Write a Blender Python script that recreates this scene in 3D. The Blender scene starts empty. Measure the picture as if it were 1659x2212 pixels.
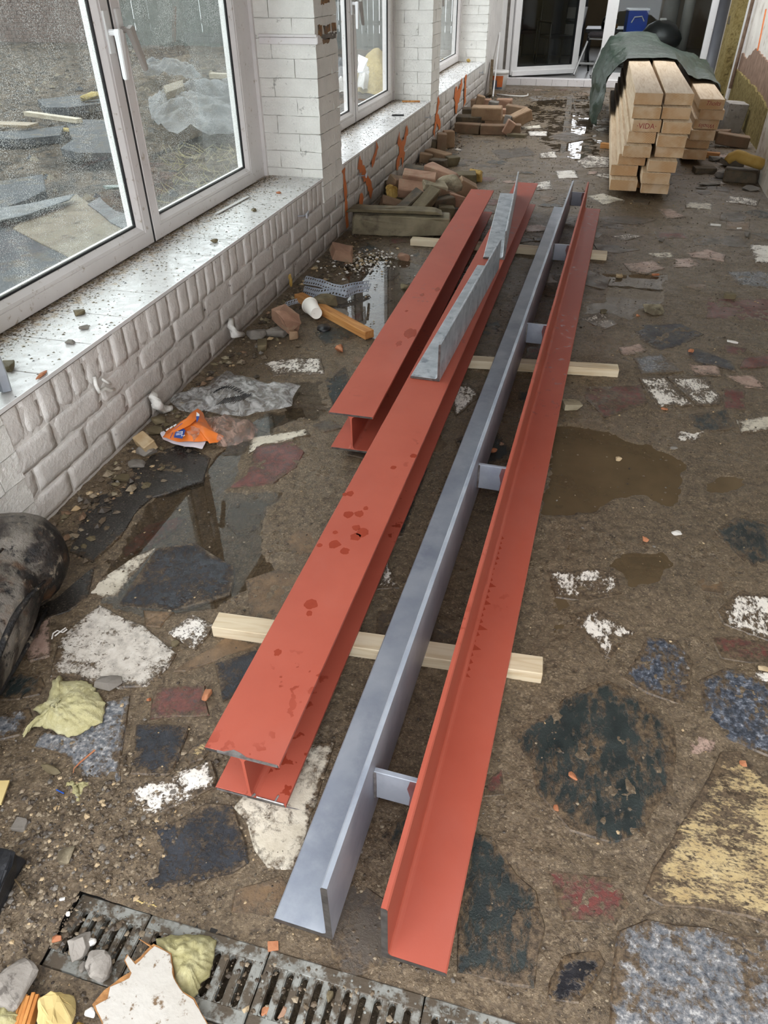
import bpy, bmesh, math, random
import numpy as np
from mathutils import Vector, Matrix, Euler, noise as mnoise

# ------------------------------------------------------------------ camera, sky, exposure
SC = bpy.context.scene
COL = SC.collection
W, H = 1659, 2212
CF, CP, CY, CR, CX, CZ = 1535.82, 0.654365, 0.262784, -0.0083161, 1.65297, 1.55
_fw = Vector((-math.sin(CY) * math.cos(CP), math.cos(CY) * math.cos(CP), -math.sin(CP)))
_r0 = Vector((math.cos(CY), math.sin(CY), 0)); _u0 = _r0.cross(_fw)
_rt = _r0 * math.cos(CR) + _u0 * math.sin(CR); _up = -_r0 * math.sin(CR) + _u0 * math.cos(CR)
CAMPOS = Vector((CX, 0, CZ))
cd = bpy.data.cameras.new('camera'); cam = bpy.data.objects.new('camera', cd); COL.objects.link(cam)
cam.matrix_world = Matrix(((_rt.x, _up.x, -_fw.x, CX), (_rt.y, _up.y, -_fw.y, 0), (_rt.z, _up.z, -_fw.z, CZ), (0, 0, 0, 1)))
cd.sensor_fit = 'VERTICAL'; cd.sensor_height = 36; cd.lens = CF / H * 36; cd.clip_start = .02; cd.clip_end = 300
SC.camera = cam
SC.view_settings.view_transform = 'Standard'
try: SC.view_settings.look = 'None'
except Exception: pass
SC.view_settings.gamma = 1; SC.view_settings.use_curve_mapping = False
SC.view_settings.exposure = 2.1
wd = bpy.data.worlds.new('overcast_sky'); SC.world = wd; wd.use_nodes = True
_n = wd.node_tree.nodes; _l = wd.node_tree.links; _n.clear()
_o = _n.new('ShaderNodeOutputWorld'); _b = _n.new('ShaderNodeBackground'); _t = _n.new('ShaderNodeTexCoord')
_s = _n.new('ShaderNodeSeparateXYZ'); _m = _n.new('ShaderNodeMapRange'); _c = _n.new('ShaderNodeMix'); _c.data_type = 'RGBA'
_nz = _n.new('ShaderNodeTexNoise'); _nz.inputs['Scale'].default_value = 2.2; _nz.inputs['Detail'].default_value = 4
_m.inputs[1].default_value = -.05; _m.inputs[2].default_value = .9
_c.inputs[6].default_value = (.84, .88, .94, 1); _c.inputs[7].default_value = (.98, 1.0, 1.04, 1)
_k = _n.new('ShaderNodeMath'); _k.operation = 'MULTIPLY_ADD'; _k.inputs[1].default_value = .5; _k.inputs[2].default_value = .95
_l.new(_t.outputs['Generated'], _s.inputs[0]); _l.new(_s.outputs['Z'], _m.inputs[0]); _l.new(_m.outputs[0], _c.inputs[0])
_l.new(_t.outputs['Generated'], _nz.inputs['Vector']); _l.new(_nz.outputs[0], _k.inputs[0])
_l.new(_c.outputs[2], _b.inputs[0]); _l.new(_k.outputs[0], _b.inputs[1]); _l.new(_b.outputs[0], _o.inputs[0])

# ------------------------------------------------------------------ helpers
def ray(u, v): return _rt * ((u - W / 2) / CF) - _up * ((v - H / 2) / CF) + _fw
def _hit(u, v, ax, val):
    d = ray(u, v); return CAMPOS + d * ((val - CAMPOS[ax]) / d[ax])
def PZ(u, v, z=0.0): return _hit(u, v, 2, z)
def PX(u, v, x=0.0): return _hit(u, v, 0, x)
def PY(u, v, y=0.0): return _hit(u, v, 1, y)
rng = random.Random(7)
NR = np.random.RandomState(5)
def S(r, g, b):
    f = lambda c: ((c / 255 + .055) / 1.055) ** 2.4 if c > 10 else c / 255 / 12.92
    return (f(r), f(g), f(b), 1)

def link(o, parent=None, loc=None, rot=None):
    COL.objects.link(o)
    if parent: o.parent = parent
    if loc is not None: o.location = loc
    if rot is not None: o.rotation_euler = rot
    return o
def tag(o, label=None, cat=None, group=None, kind=None):
    if label: o['label'] = label
    if cat: o['category'] = cat
    if group: o['group'] = group
    if kind or cat: o['kind'] = kind or 'thing'
    return o
def thing(name, label, cat, loc=(0, 0, 0), rot=(0, 0, 0), group=None):
    return tag(link(bpy.data.objects.new(name, None), None, loc, rot), label, cat, group)
def struct(name, loc=(0, 0, 0)):
    return tag(link(bpy.data.objects.new(name, None), None, loc), kind='structure')

class MB:
    def __init__(s): s.v = []; s.f = []; s.mi = []
    def add(s, vs, fs, mi=0):
        o = len(s.v); s.v += [tuple(p) for p in vs]; s.f += [tuple(i + o for i in f) for f in fs]; s.mi += [mi] * len(fs); return s
    def box(s, lo, hi, mi=0, M=None):
        x0, y0, z0 = lo; x1, y1, z1 = hi
        vs = [Vector(p) for p in ((x0, y0, z0), (x1, y0, z0), (x1, y1, z0), (x0, y1, z0), (x0, y0, z1), (x1, y0, z1), (x1, y1, z1), (x0, y1, z1))]
        if M: vs = [M @ p for p in vs]
        return s.add(vs, [(0, 3, 2, 1), (4, 5, 6, 7), (0, 1, 5, 4), (1, 2, 6, 5), (2, 3, 7, 6), (3, 0, 4, 7)], mi)
    def prism(s, poly, a0, a1, axis='z', mi=0):
        n = len(poly)
        def mk(p, a):
            return (p[0], p[1], a) if axis == 'z' else ((p[0], a, p[1]) if axis == 'y' else (a, p[0], p[1]))
        vs = [mk(p, a0) for p in poly] + [mk(p, a1) for p in poly]
        fs = [tuple(range(n - 1, -1, -1)), tuple(range(n, 2 * n))] + [(i, (i + 1) % n, n + (i + 1) % n, n + i) for i in range(n)]
        return s.add(vs, fs, mi)
    def tube(s, pts, r, seg=8, mi=0, cap=True):
        pts = [Vector(p) for p in pts]; n = len(pts); rs = r if isinstance(r, (list, tuple)) else [r] * n
        vs = []; prev = None
        for i, p in enumerate(pts):
            t = (pts[min(i + 1, n - 1)] - pts[max(i - 1, 0)]).normalized()
            if prev is None:
                a = Vector((0, 0, 1)) if abs(t.z) < .9 else Vector((1, 0, 0)); prev = (a - t * a.dot(t)).normalized()
            else: prev = (prev - t * prev.dot(t)).normalized()
            b = t.cross(prev)
            for k in range(seg):
                an = 2 * math.pi * k / seg; vs.append(p + (prev * math.cos(an) + b * math.sin(an)) * rs[i])
        fs = [(i * seg + k, i * seg + (k + 1) % seg, (i + 1) * seg + (k + 1) % seg, (i + 1) * seg + k) for i in range(n - 1) for k in range(seg)]
        if cap: fs += [tuple(range(seg - 1, -1, -1)), tuple(range((n - 1) * seg, n * seg))]
        return s.add(vs, fs, mi)
    def lathe(s, prof, seg=32, M=None, mi=0, jit=0, seed=0):
        vs = []; n = len(prof)
        for i, (r, z) in enumerate(prof):
            for k in range(seg):
                an = 2 * math.pi * k / seg; x, y = math.cos(an), math.sin(an)
                rr = r * (1 + (mnoise.noise(Vector((x * 1.3 + seed, y * 1.3, z * 6))) + .5 * mnoise.noise(Vector((x * 4 + seed, y * 4, z * 18)))) * jit)
                p = Vector((x * rr, y * rr, z)); vs.append(M @ p if M else p)
        fs = [(i * seg + k, i * seg + (k + 1) % seg, (i + 1) * seg + (k + 1) % seg, (i + 1) * seg + k) for i in range(n - 1) for k in range(seg)]
        return s.add(vs, fs, mi)
    def mesh(s, name, smooth=False, bevel=0, seg=1):
        me = bpy.data.meshes.new(name); me.from_pydata(s.v, [], s.f); me.polygons.foreach_set('material_index', s.mi)
        bm = bmesh.new(); bm.from_mesh(me); bmesh.ops.recalc_face_normals(bm, faces=bm.faces)
        if bevel:
            es = [e for e in bm.edges if len(e.link_faces) == 2 and e.calc_face_angle(0) > .5]
            bmesh.ops.bevel(bm, geom=es, offset=bevel, segments=seg, affect='EDGES', clamp_overlap=True)
        bm.to_mesh(me); bm.free()
        if smooth: me.polygons.foreach_set('use_smooth', [True] * len(me.polygons))
        me.update(); return me
    def build(s, name, mats, parent=None, loc=None, rot=None, smooth=False, bevel=0, seg=1):
        me = s.mesh(name, smooth, bevel, seg)
        for m in (mats if isinstance(mats, (list, tuple)) else [mats]): me.materials.append(m)
        return link(bpy.data.objects.new(name, me), parent, loc, rot)
def mesh_obj(name, me, mat, parent=None, loc=None, rot=None):
    if not me.materials: me.materials.append(mat)
    return link(bpy.data.objects.new(name, me), parent, loc, rot)

# vectorised value noise
def _hash(ix, iy, sd):
    h = (ix.astype(np.int64) * 374761393 + iy.astype(np.int64) * 668265263 + sd * 974634541) & 0x7fffffff
    h = ((h ^ (h >> 13)) * 1274126177) & 0x7fffffff
    return ((h ^ (h >> 16)) & 0xffff) / 65535.0
def vnoise(x, y, sd=0):
    ix = np.floor(x); iy = np.floor(y); fx = x - ix; fy = y - iy
    fx = fx * fx * (3 - 2 * fx); fy = fy * fy * (3 - 2 * fy)
    a = _hash(ix, iy, sd); b = _hash(ix + 1, iy, sd); c = _hash(ix, iy + 1, sd); d = _hash(ix + 1, iy + 1, sd)
    return (a + (b - a) * fx + (c - a) * fy + (a - b - c + d) * fx * fy) * 2 - 1
def fbm(x, y, oc=4, sd=0):
    s = 0; a = 1; t = 0
    for i in range(oc):
        s = s + a * vnoise(x * 2 ** i, y * 2 ** i, sd + i); t += a; a *= .5
    return s / t
def poly_sd(px, py, poly):
    """signed distance to a polygon, positive inside"""
    n = len(poly); d = np.full(px.shape, 1e9); ins = np.zeros(px.shape, bool)
    for i in range(n):
        ax, ay = poly[i][:2]; bx, by = poly[(i + 1) % n][:2]
        ex, ey = bx - ax, by - ay; t = np.clip(((px - ax) * ex + (py - ay) * ey) / (ex * ex + ey * ey + 1e-12), 0, 1)
        d = np.minimum(d, np.hypot(px - ax - ex * t, py - ay - ey * t))
        c = ((ay > py) != (by > py)) & (px < (bx - ax) * (py - ay) / (by - ay + 1e-12) + ax); ins ^= c
    return np.where(ins, d, -d)

# ------------------------------------------------------------------ materials
class G:
    def __init__(s, name):
        s.m = bpy.data.materials.new(name); s.m.use_nodes = True; s.t = s.m.node_tree; s.N = s.t.nodes; s.L = s.t.links
        s.N.clear(); s.out = s.N.new('ShaderNodeOutputMaterial'); s._co = None
    def n(s, ty): return s.N.new(ty)
    def put(s, sock, v):
        if hasattr(v, 'is_output'): s.L.new(v, sock)
        else: sock.default_value = v
    def co(s, rnd=True):
        if s._co is None:
            tc = s.n('ShaderNodeTexCoord'); s._co = tc.outputs['Object']
            if rnd:
                oi = s.n('ShaderNodeObjectInfo'); va = s.n('ShaderNodeVectorMath'); va.operation = 'MULTIPLY_ADD'
                cb = s.n('ShaderNodeCombineXYZ'); s.L.new(oi.outputs['Random'], cb.inputs[0]); s.L.new(oi.outputs['Random'], cb.inputs[1]); s.L.new(oi.outputs['Random'], cb.inputs[2])
                va.inputs[1].default_value = (37, 53, 71); s.L.new(cb.outputs[0], va.inputs[0]); s.L.new(s._co, va.inputs[2]); s._co = va.outputs[0]
        return s._co
    def scaled(s, v, sc):
        a = s.n('ShaderNodeVectorMath'); a.operation = 'MULTIPLY'; s.L.new(v, a.inputs[0]); a.inputs[1].default_value = sc; return a.outputs[0]
    def noise(s, sc, det=5, rough=.55, vec=None, dist=0):
        a = s.n('ShaderNodeTexNoise'); s.L.new(vec or s.co(), a.inputs['Vector']); a.inputs['Scale'].default_value = sc
        a.inputs['Detail'].default_value = det; a.inputs['Roughness'].default_value = rough; a.inputs['Distortion'].default_value = dist; return a.outputs[0]
    def vor(s, sc, feat='F1', out='Distance', vec=None, rnd=1):
        a = s.n('ShaderNodeTexVoronoi'); a.feature = feat; s.L.new(vec or s.co(), a.inputs['Vector']); a.inputs['Scale'].default_value = sc
        a.inputs['Randomness'].default_value = rnd; return a.outputs[out]
    def ramp(s, fac, stops, const=False):
        a = s.n('ShaderNodeValToRGB'); s.L.new(fac, a.inputs[0]); e = a.color_ramp.elements
        if const: a.color_ramp.interpolation = 'CONSTANT'
        while len(e) < len(stops): e.new(.5)
        for i, (p, c) in enumerate(stops):
            e[i].position = p; e[i].color = c if not isinstance(c, (int, float)) else (c, c, c, 1)
        return a.outputs[0]
    def rng(s, fac, a, b, c=0, d=1):
        m = s.n('ShaderNodeMapRange'); s.L.new(fac, m.inputs[0]); m.inputs[1].default_value = a; m.inputs[2].default_value = b
        m.inputs[3].default_value = c; m.inputs[4].default_value = d; return m.outputs[0]
    def mix(s, f, a, b):
        m = s.n('ShaderNodeMix'); m.data_type = 'RGBA'; s.put(m.inputs[0], f); s.put(m.inputs[6], a); s.put(m.inputs[7], b); return m.outputs[2]
    def math(s, op, a, b=0.0, clamp=False):
        m = s.n('ShaderNodeMath'); m.operation = op; m.use_clamp = clamp; s.put(m.inputs[0], a); s.put(m.inputs[1], b); return m.outputs[0]
    def bump(s, h, st=.3, dist=.01):
        b = s.n('ShaderNodeBump'); s.L.new(h, b.inputs['Height']); b.inputs['Strength'].default_value = st; b.inputs['Distance'].default_value = dist; return b.outputs[0]
    def bsdf(s, col, rough=.6, metal=0, normal=None, spec=.5, coat=0, trans=0, alpha=1, sss=0):
        p = s.n('ShaderNodeBsdfPrincipled'); s.put(p.inputs['Base Color'], col); s.put(p.inputs['Roughness'], rough); s.put(p.inputs['Metallic'], metal)
        p.inputs['Specular IOR Level'].default_value = spec
        if coat: s.put(p.inputs['Coat Weight'], coat); p.inputs['Coat Roughness'].default_value = .08
        if normal is not None: s.L.new(normal, p.inputs['Normal'])
        return p.outputs[0]
    def mixsh(s, f, a, b):
        m = s.n('ShaderNodeMixShader'); s.put(m.inputs[0], f); s.L.new(a, m.inputs[1]); s.L.new(b, m.inputs[2]); return m.outputs[0]
    def schlick(s, f0, nrm=None):
        lw = s.n('ShaderNodeLayerWeight'); lw.inputs[0].default_value = .5
        if nrm is not None: s.L.new(nrm, lw.inputs['Normal'])
        return s.math('ADD', f0, s.math('MULTIPLY', s.math('POWER', lw.outputs['Facing'], 5.0), 1 - f0), True)
    def done(s, sh): s.L.new(sh, s.out.inputs[0]); return s.m

MUD = S(80, 66, 51); MUD2 = S(112, 95, 75); MUD3 = S(52, 43, 34)
def simple(name, c1, c2=None, sc=12, rough=.6, bump=.25, bsc=80, dirt=None, metal=0, coat=0, dist=.004, spec=.5):
    g = G(name); c = g.mix(g.rng(g.noise(sc, 6), .35, .65), c1, c2 or c1)
    if dirt:
        dc, dsc, lo, hi = dirt; c = g.mix(g.rng(g.noise(dsc, 8, .65), lo, hi), c, dc)
    nb = g.bump(g.noise(bsc, 5), bump, dist)
    return g.done(g.bsdf(c, rough, metal, nb, spec, coat))

def mat_mud():
    g = G('mud'); a = g.noise(2.2, 6, .6); b = g.noise(38, 8, .7); c = g.noise(160, 3, .6)
    col = g.mix(g.rng(a, .3, .7), S(72, 60, 46), S(108, 91, 70)); col = g.mix(g.rng(b, .42, .7), col, S(138, 120, 96)); col = g.mix(g.rng(b, .44, .3), col, S(40, 33, 27))
    cell = g.vor(190, 'F1', 'Color'); col = g.mix(.42, col, g.ramp(cell, [(.15, S(50, 43, 35)), (.45, S(88, 75, 58)), (.7, S(114, 98, 77)), (.92, S(166, 150, 124))]))
    v = g.vor(150); sp = g.math('MULTIPLY', g.rng(v, .20, .13), g.rng(g.noise(60, 2), .54, .60), True)
    col = g.mix(sp, col, S(190, 170, 140))
    r = g.rng(g.noise(6, 5), .35, .65, .22, .62)
    h = g.math('ADD', g.math('MULTIPLY', b, 1.0), g.math('MULTIPLY', c, .45))
    return g.done(g.bsdf(col, r, 0, g.bump(h, .85, .008), .5))
def stone(name, stops, sc, mud=(.5, .6), msc=14, vor=False, det=6, wet=.45, stretch=None, bump=.12):
    g = G(name); v = g.co()
    f = g.noise(sc, det, .7)
    if vor:
        f = g.math('ADD', g.math('MULTIPLY', g.vor(sc, 'F1', 'Color'), .6), g.math('MULTIPLY', g.noise(sc * .8, 4), .45))
    col = g.ramp(f, stops)
    vm = g.scaled(v, stretch) if stretch else v
    mn = g.math('ADD', g.math('MULTIPLY', g.noise(msc * 1.2, 8, .72, vm, .4), .42), g.math('ADD', g.math('MULTIPLY', g.noise(msc * 5.5, 5, .7, vm, .3), .36), g.math('MULTIPLY', g.noise(msc * .25, 3, .5), .22)))
    at = g.n('ShaderNodeAttribute'); at.attribute_name = 'edge'
    mf = g.rng(g.math('ADD', mn, g.math('MULTIPLY', at.outputs['Fac'], .085)), mud[0], mud[1])
    mudc = g.mix(g.rng(g.noise(90, 6, .75), .40, .62), S(56, 46, 36), S(112, 95, 74))
    col = g.mix(mf, col, mudc)
    h = g.math('ADD', g.math('MULTIPLY', mf, .6), g.math('MULTIPLY', g.noise(170, 4, .7), .55))
    r = g.rng(g.noise(9, 4), .35, .65, wet - .17, wet + .2)
    return g.done(g.bsdf(col, r, 0, g.bump(h, bump * 4, .004), .5))
M = {}
M['mud'] = mat_mud()
WH = S(236, 230, 220)
M['marble'] = stone('marble_dirty', [(.3, S(222, 214, 203)), (.7, S(244, 240, 232))], 10, (.515, .565), 22)
M['marble_grey'] = stone('marble_grey', [(.3, S(150, 143, 134)), (.5, S(196, 188, 176)), (.7, S(212, 206, 196))], 34, (.515, .58), 26)
M['marble_muddy'] = stone('marble_muddy', [(.3, S(225, 217, 205)), (.7, S(246, 240, 230))], 10, (.465, .515), 18, stretch=(1, .55, 1))
M['granite'] = stone('granite', [(.30, S(38, 40, 46)), (.43, S(92, 96, 102)), (.55, S(124, 124, 125)), (.70, S(192, 190, 187))], 80, (.50, .565), 14, det=4)
M['granite_blue'] = stone('granite_blue', [(.3, S(28, 33, 42)), (.46, S(56, 61, 70)), (.58, S(92, 98, 109)), (.72, S(168, 171, 176))], 75, (.495, .555), 14, det=4, stretch=(1, .6, 1))
M['slate'] = stone('slate', [(.3, S(30, 32, 37)), (.7, S(56, 59, 66))], 14, (.50, .585), 28, wet=.36, bump=.2)
M['slate_muddy'] = stone('slate_muddy', [(.3, S(26, 33, 34)), (.7, S(50, 58, 56))], 14, (.485, .55), 12, wet=.36, stretch=(1, .45, 1), bump=.2)
M['red'] = stone('porphyry_red', [(.35, S(76, 64, 62)), (.5, S(104, 64, 58)), (.7, S(122, 74, 66))], 50, (.52, .62), 30, det=3)
M['red_muddy'] = stone('porphyry_muddy', [(.35, S(84, 54, 50)), (.7, S(122, 60, 54))], 40, (.475, .55), 12, det=3)
M['yellow'] = stone('yellow_marble', [(.3, S(168, 143, 98)), (.6, S(192, 171, 126)), (.75, S(206, 189, 150))], 12, (.47, .53), 22, stretch=(.7, 1.5, 1))
M['beige'] = stone('beige_marble', [(.35, S(190, 180, 160)), (.65, S(226, 218, 200))], 9, (.50, .60), 12)
M['brown'] = stone('brown_sandstone', [(.3, S(92, 74, 54)), (.7, S(134, 108, 80))], 20, (.5, .62), 18)
M['pink'] = stone('pink_stone', [(.3, S(150, 122, 110)), (.7, S(192, 166, 150))], 24, (.50, .60), 26)
M['black'] = stone('black_stone', [(.3, S(16, 16, 19)), (.7, S(40, 40, 44))], 12, (.49, .54), 12, wet=.3)
M['tar'] = stone('black_gravelly_asphalt', [(.3, S(18, 16, 15)), (.55, S(44, 40, 36)), (.72, S(96, 90, 80))], 150, (.55, .64), 12, det=3, wet=.32)
M['dull'] = stone('dull_stone', [(.3, S(66, 60, 54)), (.7, S(96, 88, 78))], 14, (.45, .58), 12)

def mat_paint_brick(name, white, lo_dirt, zmax, spall):
    g = G(name); tc = g.n('ShaderNodeNewGeometry'); pos = tc.outputs['Position']
    sx = g.n('ShaderNodeSeparateXYZ'); g.L.new(pos, sx.inputs[0])
    n1 = g.noise(5, 6, .6, pos); n2 = g.noise(22, 7, .68, pos); n3 = g.noise(70, 5, .6, pos)
    col = g.mix(g.rng(n1, .35, .65), white, tuple(c * .88 for c in white[:3]) + (1,))
    zz = g.math('ADD', sx.outputs['Z'], g.math('MULTIPLY', g.math('SUBTRACT', n2, .5), .35))
    low = g.rng(zz, zmax, -.02)
    yb = g.rng(sx.outputs['Y'], 1.6, 2.6)           # older, dirtier paint starts where the bare patches begin
    dirt = g.math('MULTIPLY', g.math('MULTIPLY', low, yb), g.rng(n2, .30, .55, .5, 1.0), True)
    col = g.mix(g.math('MULTIPLY', dirt, lo_dirt, True), col, S(120, 106, 93))
    sp = g.math('MULTIPLY', g.rng(g.noise(17, 6, .7, pos), .64, .67), yb)
    col = g.mix(g.math('MULTIPLY', sp, spall), col, S(70, 58, 50))
    h = g.math('ADD', g.math('MULTIPLY', n2, 1.0), g.math('MULTIPLY', n3, .6))
    return g.done(g.bsdf(col, .5, 0, g.bump(h, .55, .012), .4))
M['paint'] = mat_paint_brick('white_painted_brick', S(228, 224, 218), .9, .50, .9)
M['paint_pier'] = mat_paint_brick('white_painted_pier', S(236, 234, 227), .5, .3, .4)
M['bare_brick'] = simple('bare_brown_brick', S(126, 92, 58), S(150, 112, 72), 30, .8, .4, 60, (S(92, 84, 74), 14, .52, .6))
M['sill'] = None
def mat_sill():
    g = G('white_sill_tile'); pos = g.n('ShaderNodeNewGeometry').outputs['Position']; sx = g.n('ShaderNodeSeparateXYZ'); g.L.new(pos, sx.inputs[0])
    n = g.noise(26, 8, .7, pos); n2 = g.noise(90, 5, .7, pos)
    edge = g.rng(sx.outputs['X'], -.38, -.06, .13, -.20)
    d = g.rng(g.math('ADD', n, edge), .53, .66); d2 = g.rng(g.math('ADD', n2, edge), .57, .63)
    col = g.mix(d, S(206, 204, 202), S(176, 157, 132)); col = g.mix(d2, col, S(92, 74, 55))
    return g.done(g.bsdf(col, g.rng(n, .4, .6, .16, .5), 0, g.bump(n2, .15, .003)))
M['sill'] = mat_sill()
M['pvc'] = simple('white_window_plastic', S(226, 221, 219), S(218, 213, 211), 4, .32, .04, 60, (S(172, 158, 142), 34, .60, .70))
M['pvc_clean'] = simple('white_door_plastic', S(228, 227, 225), S(220, 219, 217), 4, .32, .03, 60, (S(190, 180, 168), 24, .64, .72))
M['gasket'] = simple('black_rubber', S(26, 27, 30), None, 8, .5, .05)
M['handle'] = simple('white_handle', S(238, 238, 238), None, 4, .3, .02)
M['handle_grey'] = simple('grey_handle', S(172, 166, 160), None, 4, .35, .02)
def mat_glass(name, dirt, haze, dots):
    g = G(name); v = g.co(False)
    tr = g.n('ShaderNodeBsdfTransparent'); tr.inputs[0].default_value = (.95, .97, .96, 1)
    gl = g.n('ShaderNodeBsdfGlossy'); gl.inputs['Roughness'].default_value = .01
    fr = g.schlick(.022)
    df = g.n('ShaderNodeBsdfDiffuse'); df.inputs[0].default_value = S(216, 216, 212)
    tl = g.n('ShaderNodeBsdfTranslucent'); tl.inputs[0].default_value = S(216, 216, 212)
    dd = g.mixsh(.5, df.outputs[0], tl.outputs[0])
    base = g.mixsh(fr, tr.outputs[0], gl.outputs[0])
    dot = g.math('MULTIPLY', g.rng(g.vor(160), .31, .20), g.rng(g.noise(7, 6, .7), .36, .66, .08, 1), True)
    stk = g.rng(g.noise(14, 5, .6, g.scaled(v, (1, 1, .12))), .5, .75)
    f = g.math('ADD', g.math('MULTIPLY', dot, dots), g.math('ADD', haze, g.math('MULTIPLY', stk, dirt)), True)
    return g.done(g.mixsh(f, base, dd))
M['glass'] = mat_glass('rain_specked_glass', .020, .010, .62)
M['glass_far'] = mat_glass('dusty_glass', .03, .04, .08)
M['glass_door'] = mat_glass('door_glass', .006, .002, .0)
def mat_water(name, murk, col):
    g = G(name); tr = g.n('ShaderNodeBsdfTransparent'); tr.inputs[0].default_value = (.70, .66, .60, 1)
    nz = g.bump(g.noise(5, 2), .012, .02)
    gl = g.n('ShaderNodeBsdfGlossy'); gl.inputs['Roughness'].default_value = .012; g.L.new(nz, gl.inputs['Normal'])
    df = g.n('ShaderNodeBsdfDiffuse'); df.inputs[0].default_value = col
    fr = g.schlick(.021, nz)
    mk = g.rng(g.noise(4, 4), .3, .7, murk * .7, min(1, murk * 1.3))
    return g.done(g.mixsh(fr, g.mixsh(mk, tr.outputs[0], df.outputs[0]), gl.outputs[0]))
M['water'] = mat_water('puddle_water', .22, S(78, 68, 54))
M['murky'] = mat_water('murky_water', .80, S(104, 88, 66))

def mat_primer():
    g = G('red_primer'); v = g.co()
    a = g.noise(3.5, 6, .6); col = g.mix(g.rng(a, .3, .7), S(164, 78, 60), S(174, 87, 68))
    col = g.mix(g.math('MULTIPLY', g.rng(g.noise(2.6, 5, .6, g.scaled(v, (1, .5, 1))), .54, .72), .35), col, S(168, 98, 86))
    wet = g.math('MULTIPLY', g.rng(g.noise(27, 3, .5), .605, .625), g.rng(g.noise(2.1, 2), .52, .60), True)
    col = g.mix(wet, col, S(140, 56, 38))
    rr = g.mix(wet, (.55, .55, .55, 1), (.34, .34, .34, 1))
    return g.done(g.bsdf(col, rr, 0, g.bump(g.math('ADD', g.math('MULTIPLY', g.noise(240, 3), .3), g.math('MULTIPLY', wet, .4)), .12, .003), .4))
M['primer'] = mat_primer()
M['galv'] = simple('galvanised_steel', S(148, 155, 166), S(168, 174, 182), 9, .42, .06, 90, (S(132, 139, 152), 5, .5, .7), metal=.12)
M['galv_bright'] = simple('bright_galvanised_steel', S(160, 166, 172), S(200, 204, 208), 14, .38, .05, 90, (S(132, 138, 146), 18, .55, .66), metal=.35)
M['cutsteel'] = simple('cut_steel', S(84, 80, 78), S(118, 114, 110), 40, .4, .1, 120, metal=.7)
M['baresteel'] = simple('scraped_steel', S(176, 174, 172), S(120, 112, 108), 40, .35, .1, 120, metal=.6)
M['primer_smear'] = simple('dark_red_smear', S(110, 62, 60), S(132, 96, 96), 12, .5, .1)
def mat_wood(name, a, b, c, sc=1.0):
    g = G(name); v = g.scaled(g.co(), (14 * sc, 1.1 * sc, 14 * sc)); n = g.noise(2.2, 6, .6, v, 1.2)
    col = g.ramp(n, [(.3, a), (.5, b), (.68, c)]); col = g.mix(g.rng(g.noise(3, 4), .55, .75, 0, .5), col, c)
    return g.done(g.bsdf(col, .62, 0, g.bump(n, .1, .003), .35))
M['timber'] = mat_wood('planed_spruce', S(216, 197, 170), S(206, 184, 154), S(186, 158, 124))
M['batten'] = mat_wood('batten_wood', S(216, 203, 178), S(208, 192, 162), S(190, 168, 134))
M['offcut'] = mat_wood('orange_offcut_wood', S(206, 156, 98), S(190, 134, 76), S(150, 94, 48))
M['oldwood'] = mat_wood('weathered_wood', S(120, 102, 76), S(96, 80, 58), S(70, 58, 42))
def mat_endgrain():
    g = G('end_grain'); oi = g.n('ShaderNodeObjectInfo'); v = g.co(); w = g.n('ShaderNodeTexWave'); w.wave_type = 'RINGS'; w.rings_direction = 'Y'
    g.L.new(g.scaled(v, (1, .01, 1.3)), w.inputs['Vector']); w.inputs['Scale'].default_value = 26; w.inputs['Distortion'].default_value = 2.2; w.inputs['Detail'].default_value = 3
    col = g.mix(g.rng(w.outputs['Fac'], .2, .9), S(198, 164, 124), S(168, 130, 90)); col = g.mix(g.rng(g.noise(7, 4), .42, .62), col, S(204, 178, 146)); col = g.mix(g.math('MULTIPLY', oi.outputs['Random'], .4), col, S(176, 132, 86))
    return g.done(g.bsdf(col, .7, 0, g.bump(g.noise(60, 4), .1, .003), .3))
M['endgrain'] = mat_endgrain()
M['redink'] = simple('red_ink', S(140, 46, 40), None, 8, .6, .02)
M['tarp'] = simple('green_tarpaulin', S(26, 42, 32), S(40, 58, 46), 5, .38, .6, 14, (S(64, 72, 64), 9, .62, .72), dist=.03)
M['brick'] = simple('brown_clay_brick', S(112, 88, 68), S(132, 106, 82), 9, .8, .5, 70, (S(118, 100, 78), 8, .5, .62))
M['brick_salmon'] = simple('salmon_clay_brick', S(136, 102, 82), S(162, 128, 104), 10, .8, .5, 70, (S(150, 128, 104), 9, .56, .66))
M['brick_tan'] = simple('tan_clay_brick', S(152, 126, 98), S(134, 106, 80), 10, .8, .5, 70, (S(120, 100, 76), 9, .58, .68))
M['brick_dark'] = simple('muddy_dark_brick', S(78, 66, 50), S(98, 84, 63), 9, .75, .5, 60, (S(64, 56, 44), 7, .48, .6))
M['mortar'] = simple('mortar_rubble', S(158, 148, 124), S(128, 116, 92), 12, .85, .6, 50, (S(92, 82, 64), 8, .5, .62))
M['slab'] = simple('weathered_stone_slab', S(108, 98, 76), S(132, 122, 98), 9, .75, .6, 45, (S(66, 58, 46), 6, .50, .64))
M['concrete'] = simple('grey_concrete', S(128, 122, 114), S(152, 146, 138), 10, .85, .7, 60, (S(92, 86, 80), 30, .58, .66))
M['stone_grey'] = simple('grey_stone', S(104, 98, 90), S(128, 122, 114), 12, .8, .4, 70)
M['stone_olive'] = simple('olive_muddy_stone', S(88, 78, 56), S(112, 100, 74), 12, .75, .5, 60)
M['orange'] = simple('orange_brick_chip', S(160, 96, 62), S(178, 122, 86), 20, .75, .4, 90)
M['beige_chip'] = simple('beige_chip', S(184, 164, 132), S(164, 138, 100), 20, .75, .4, 90)
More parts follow.
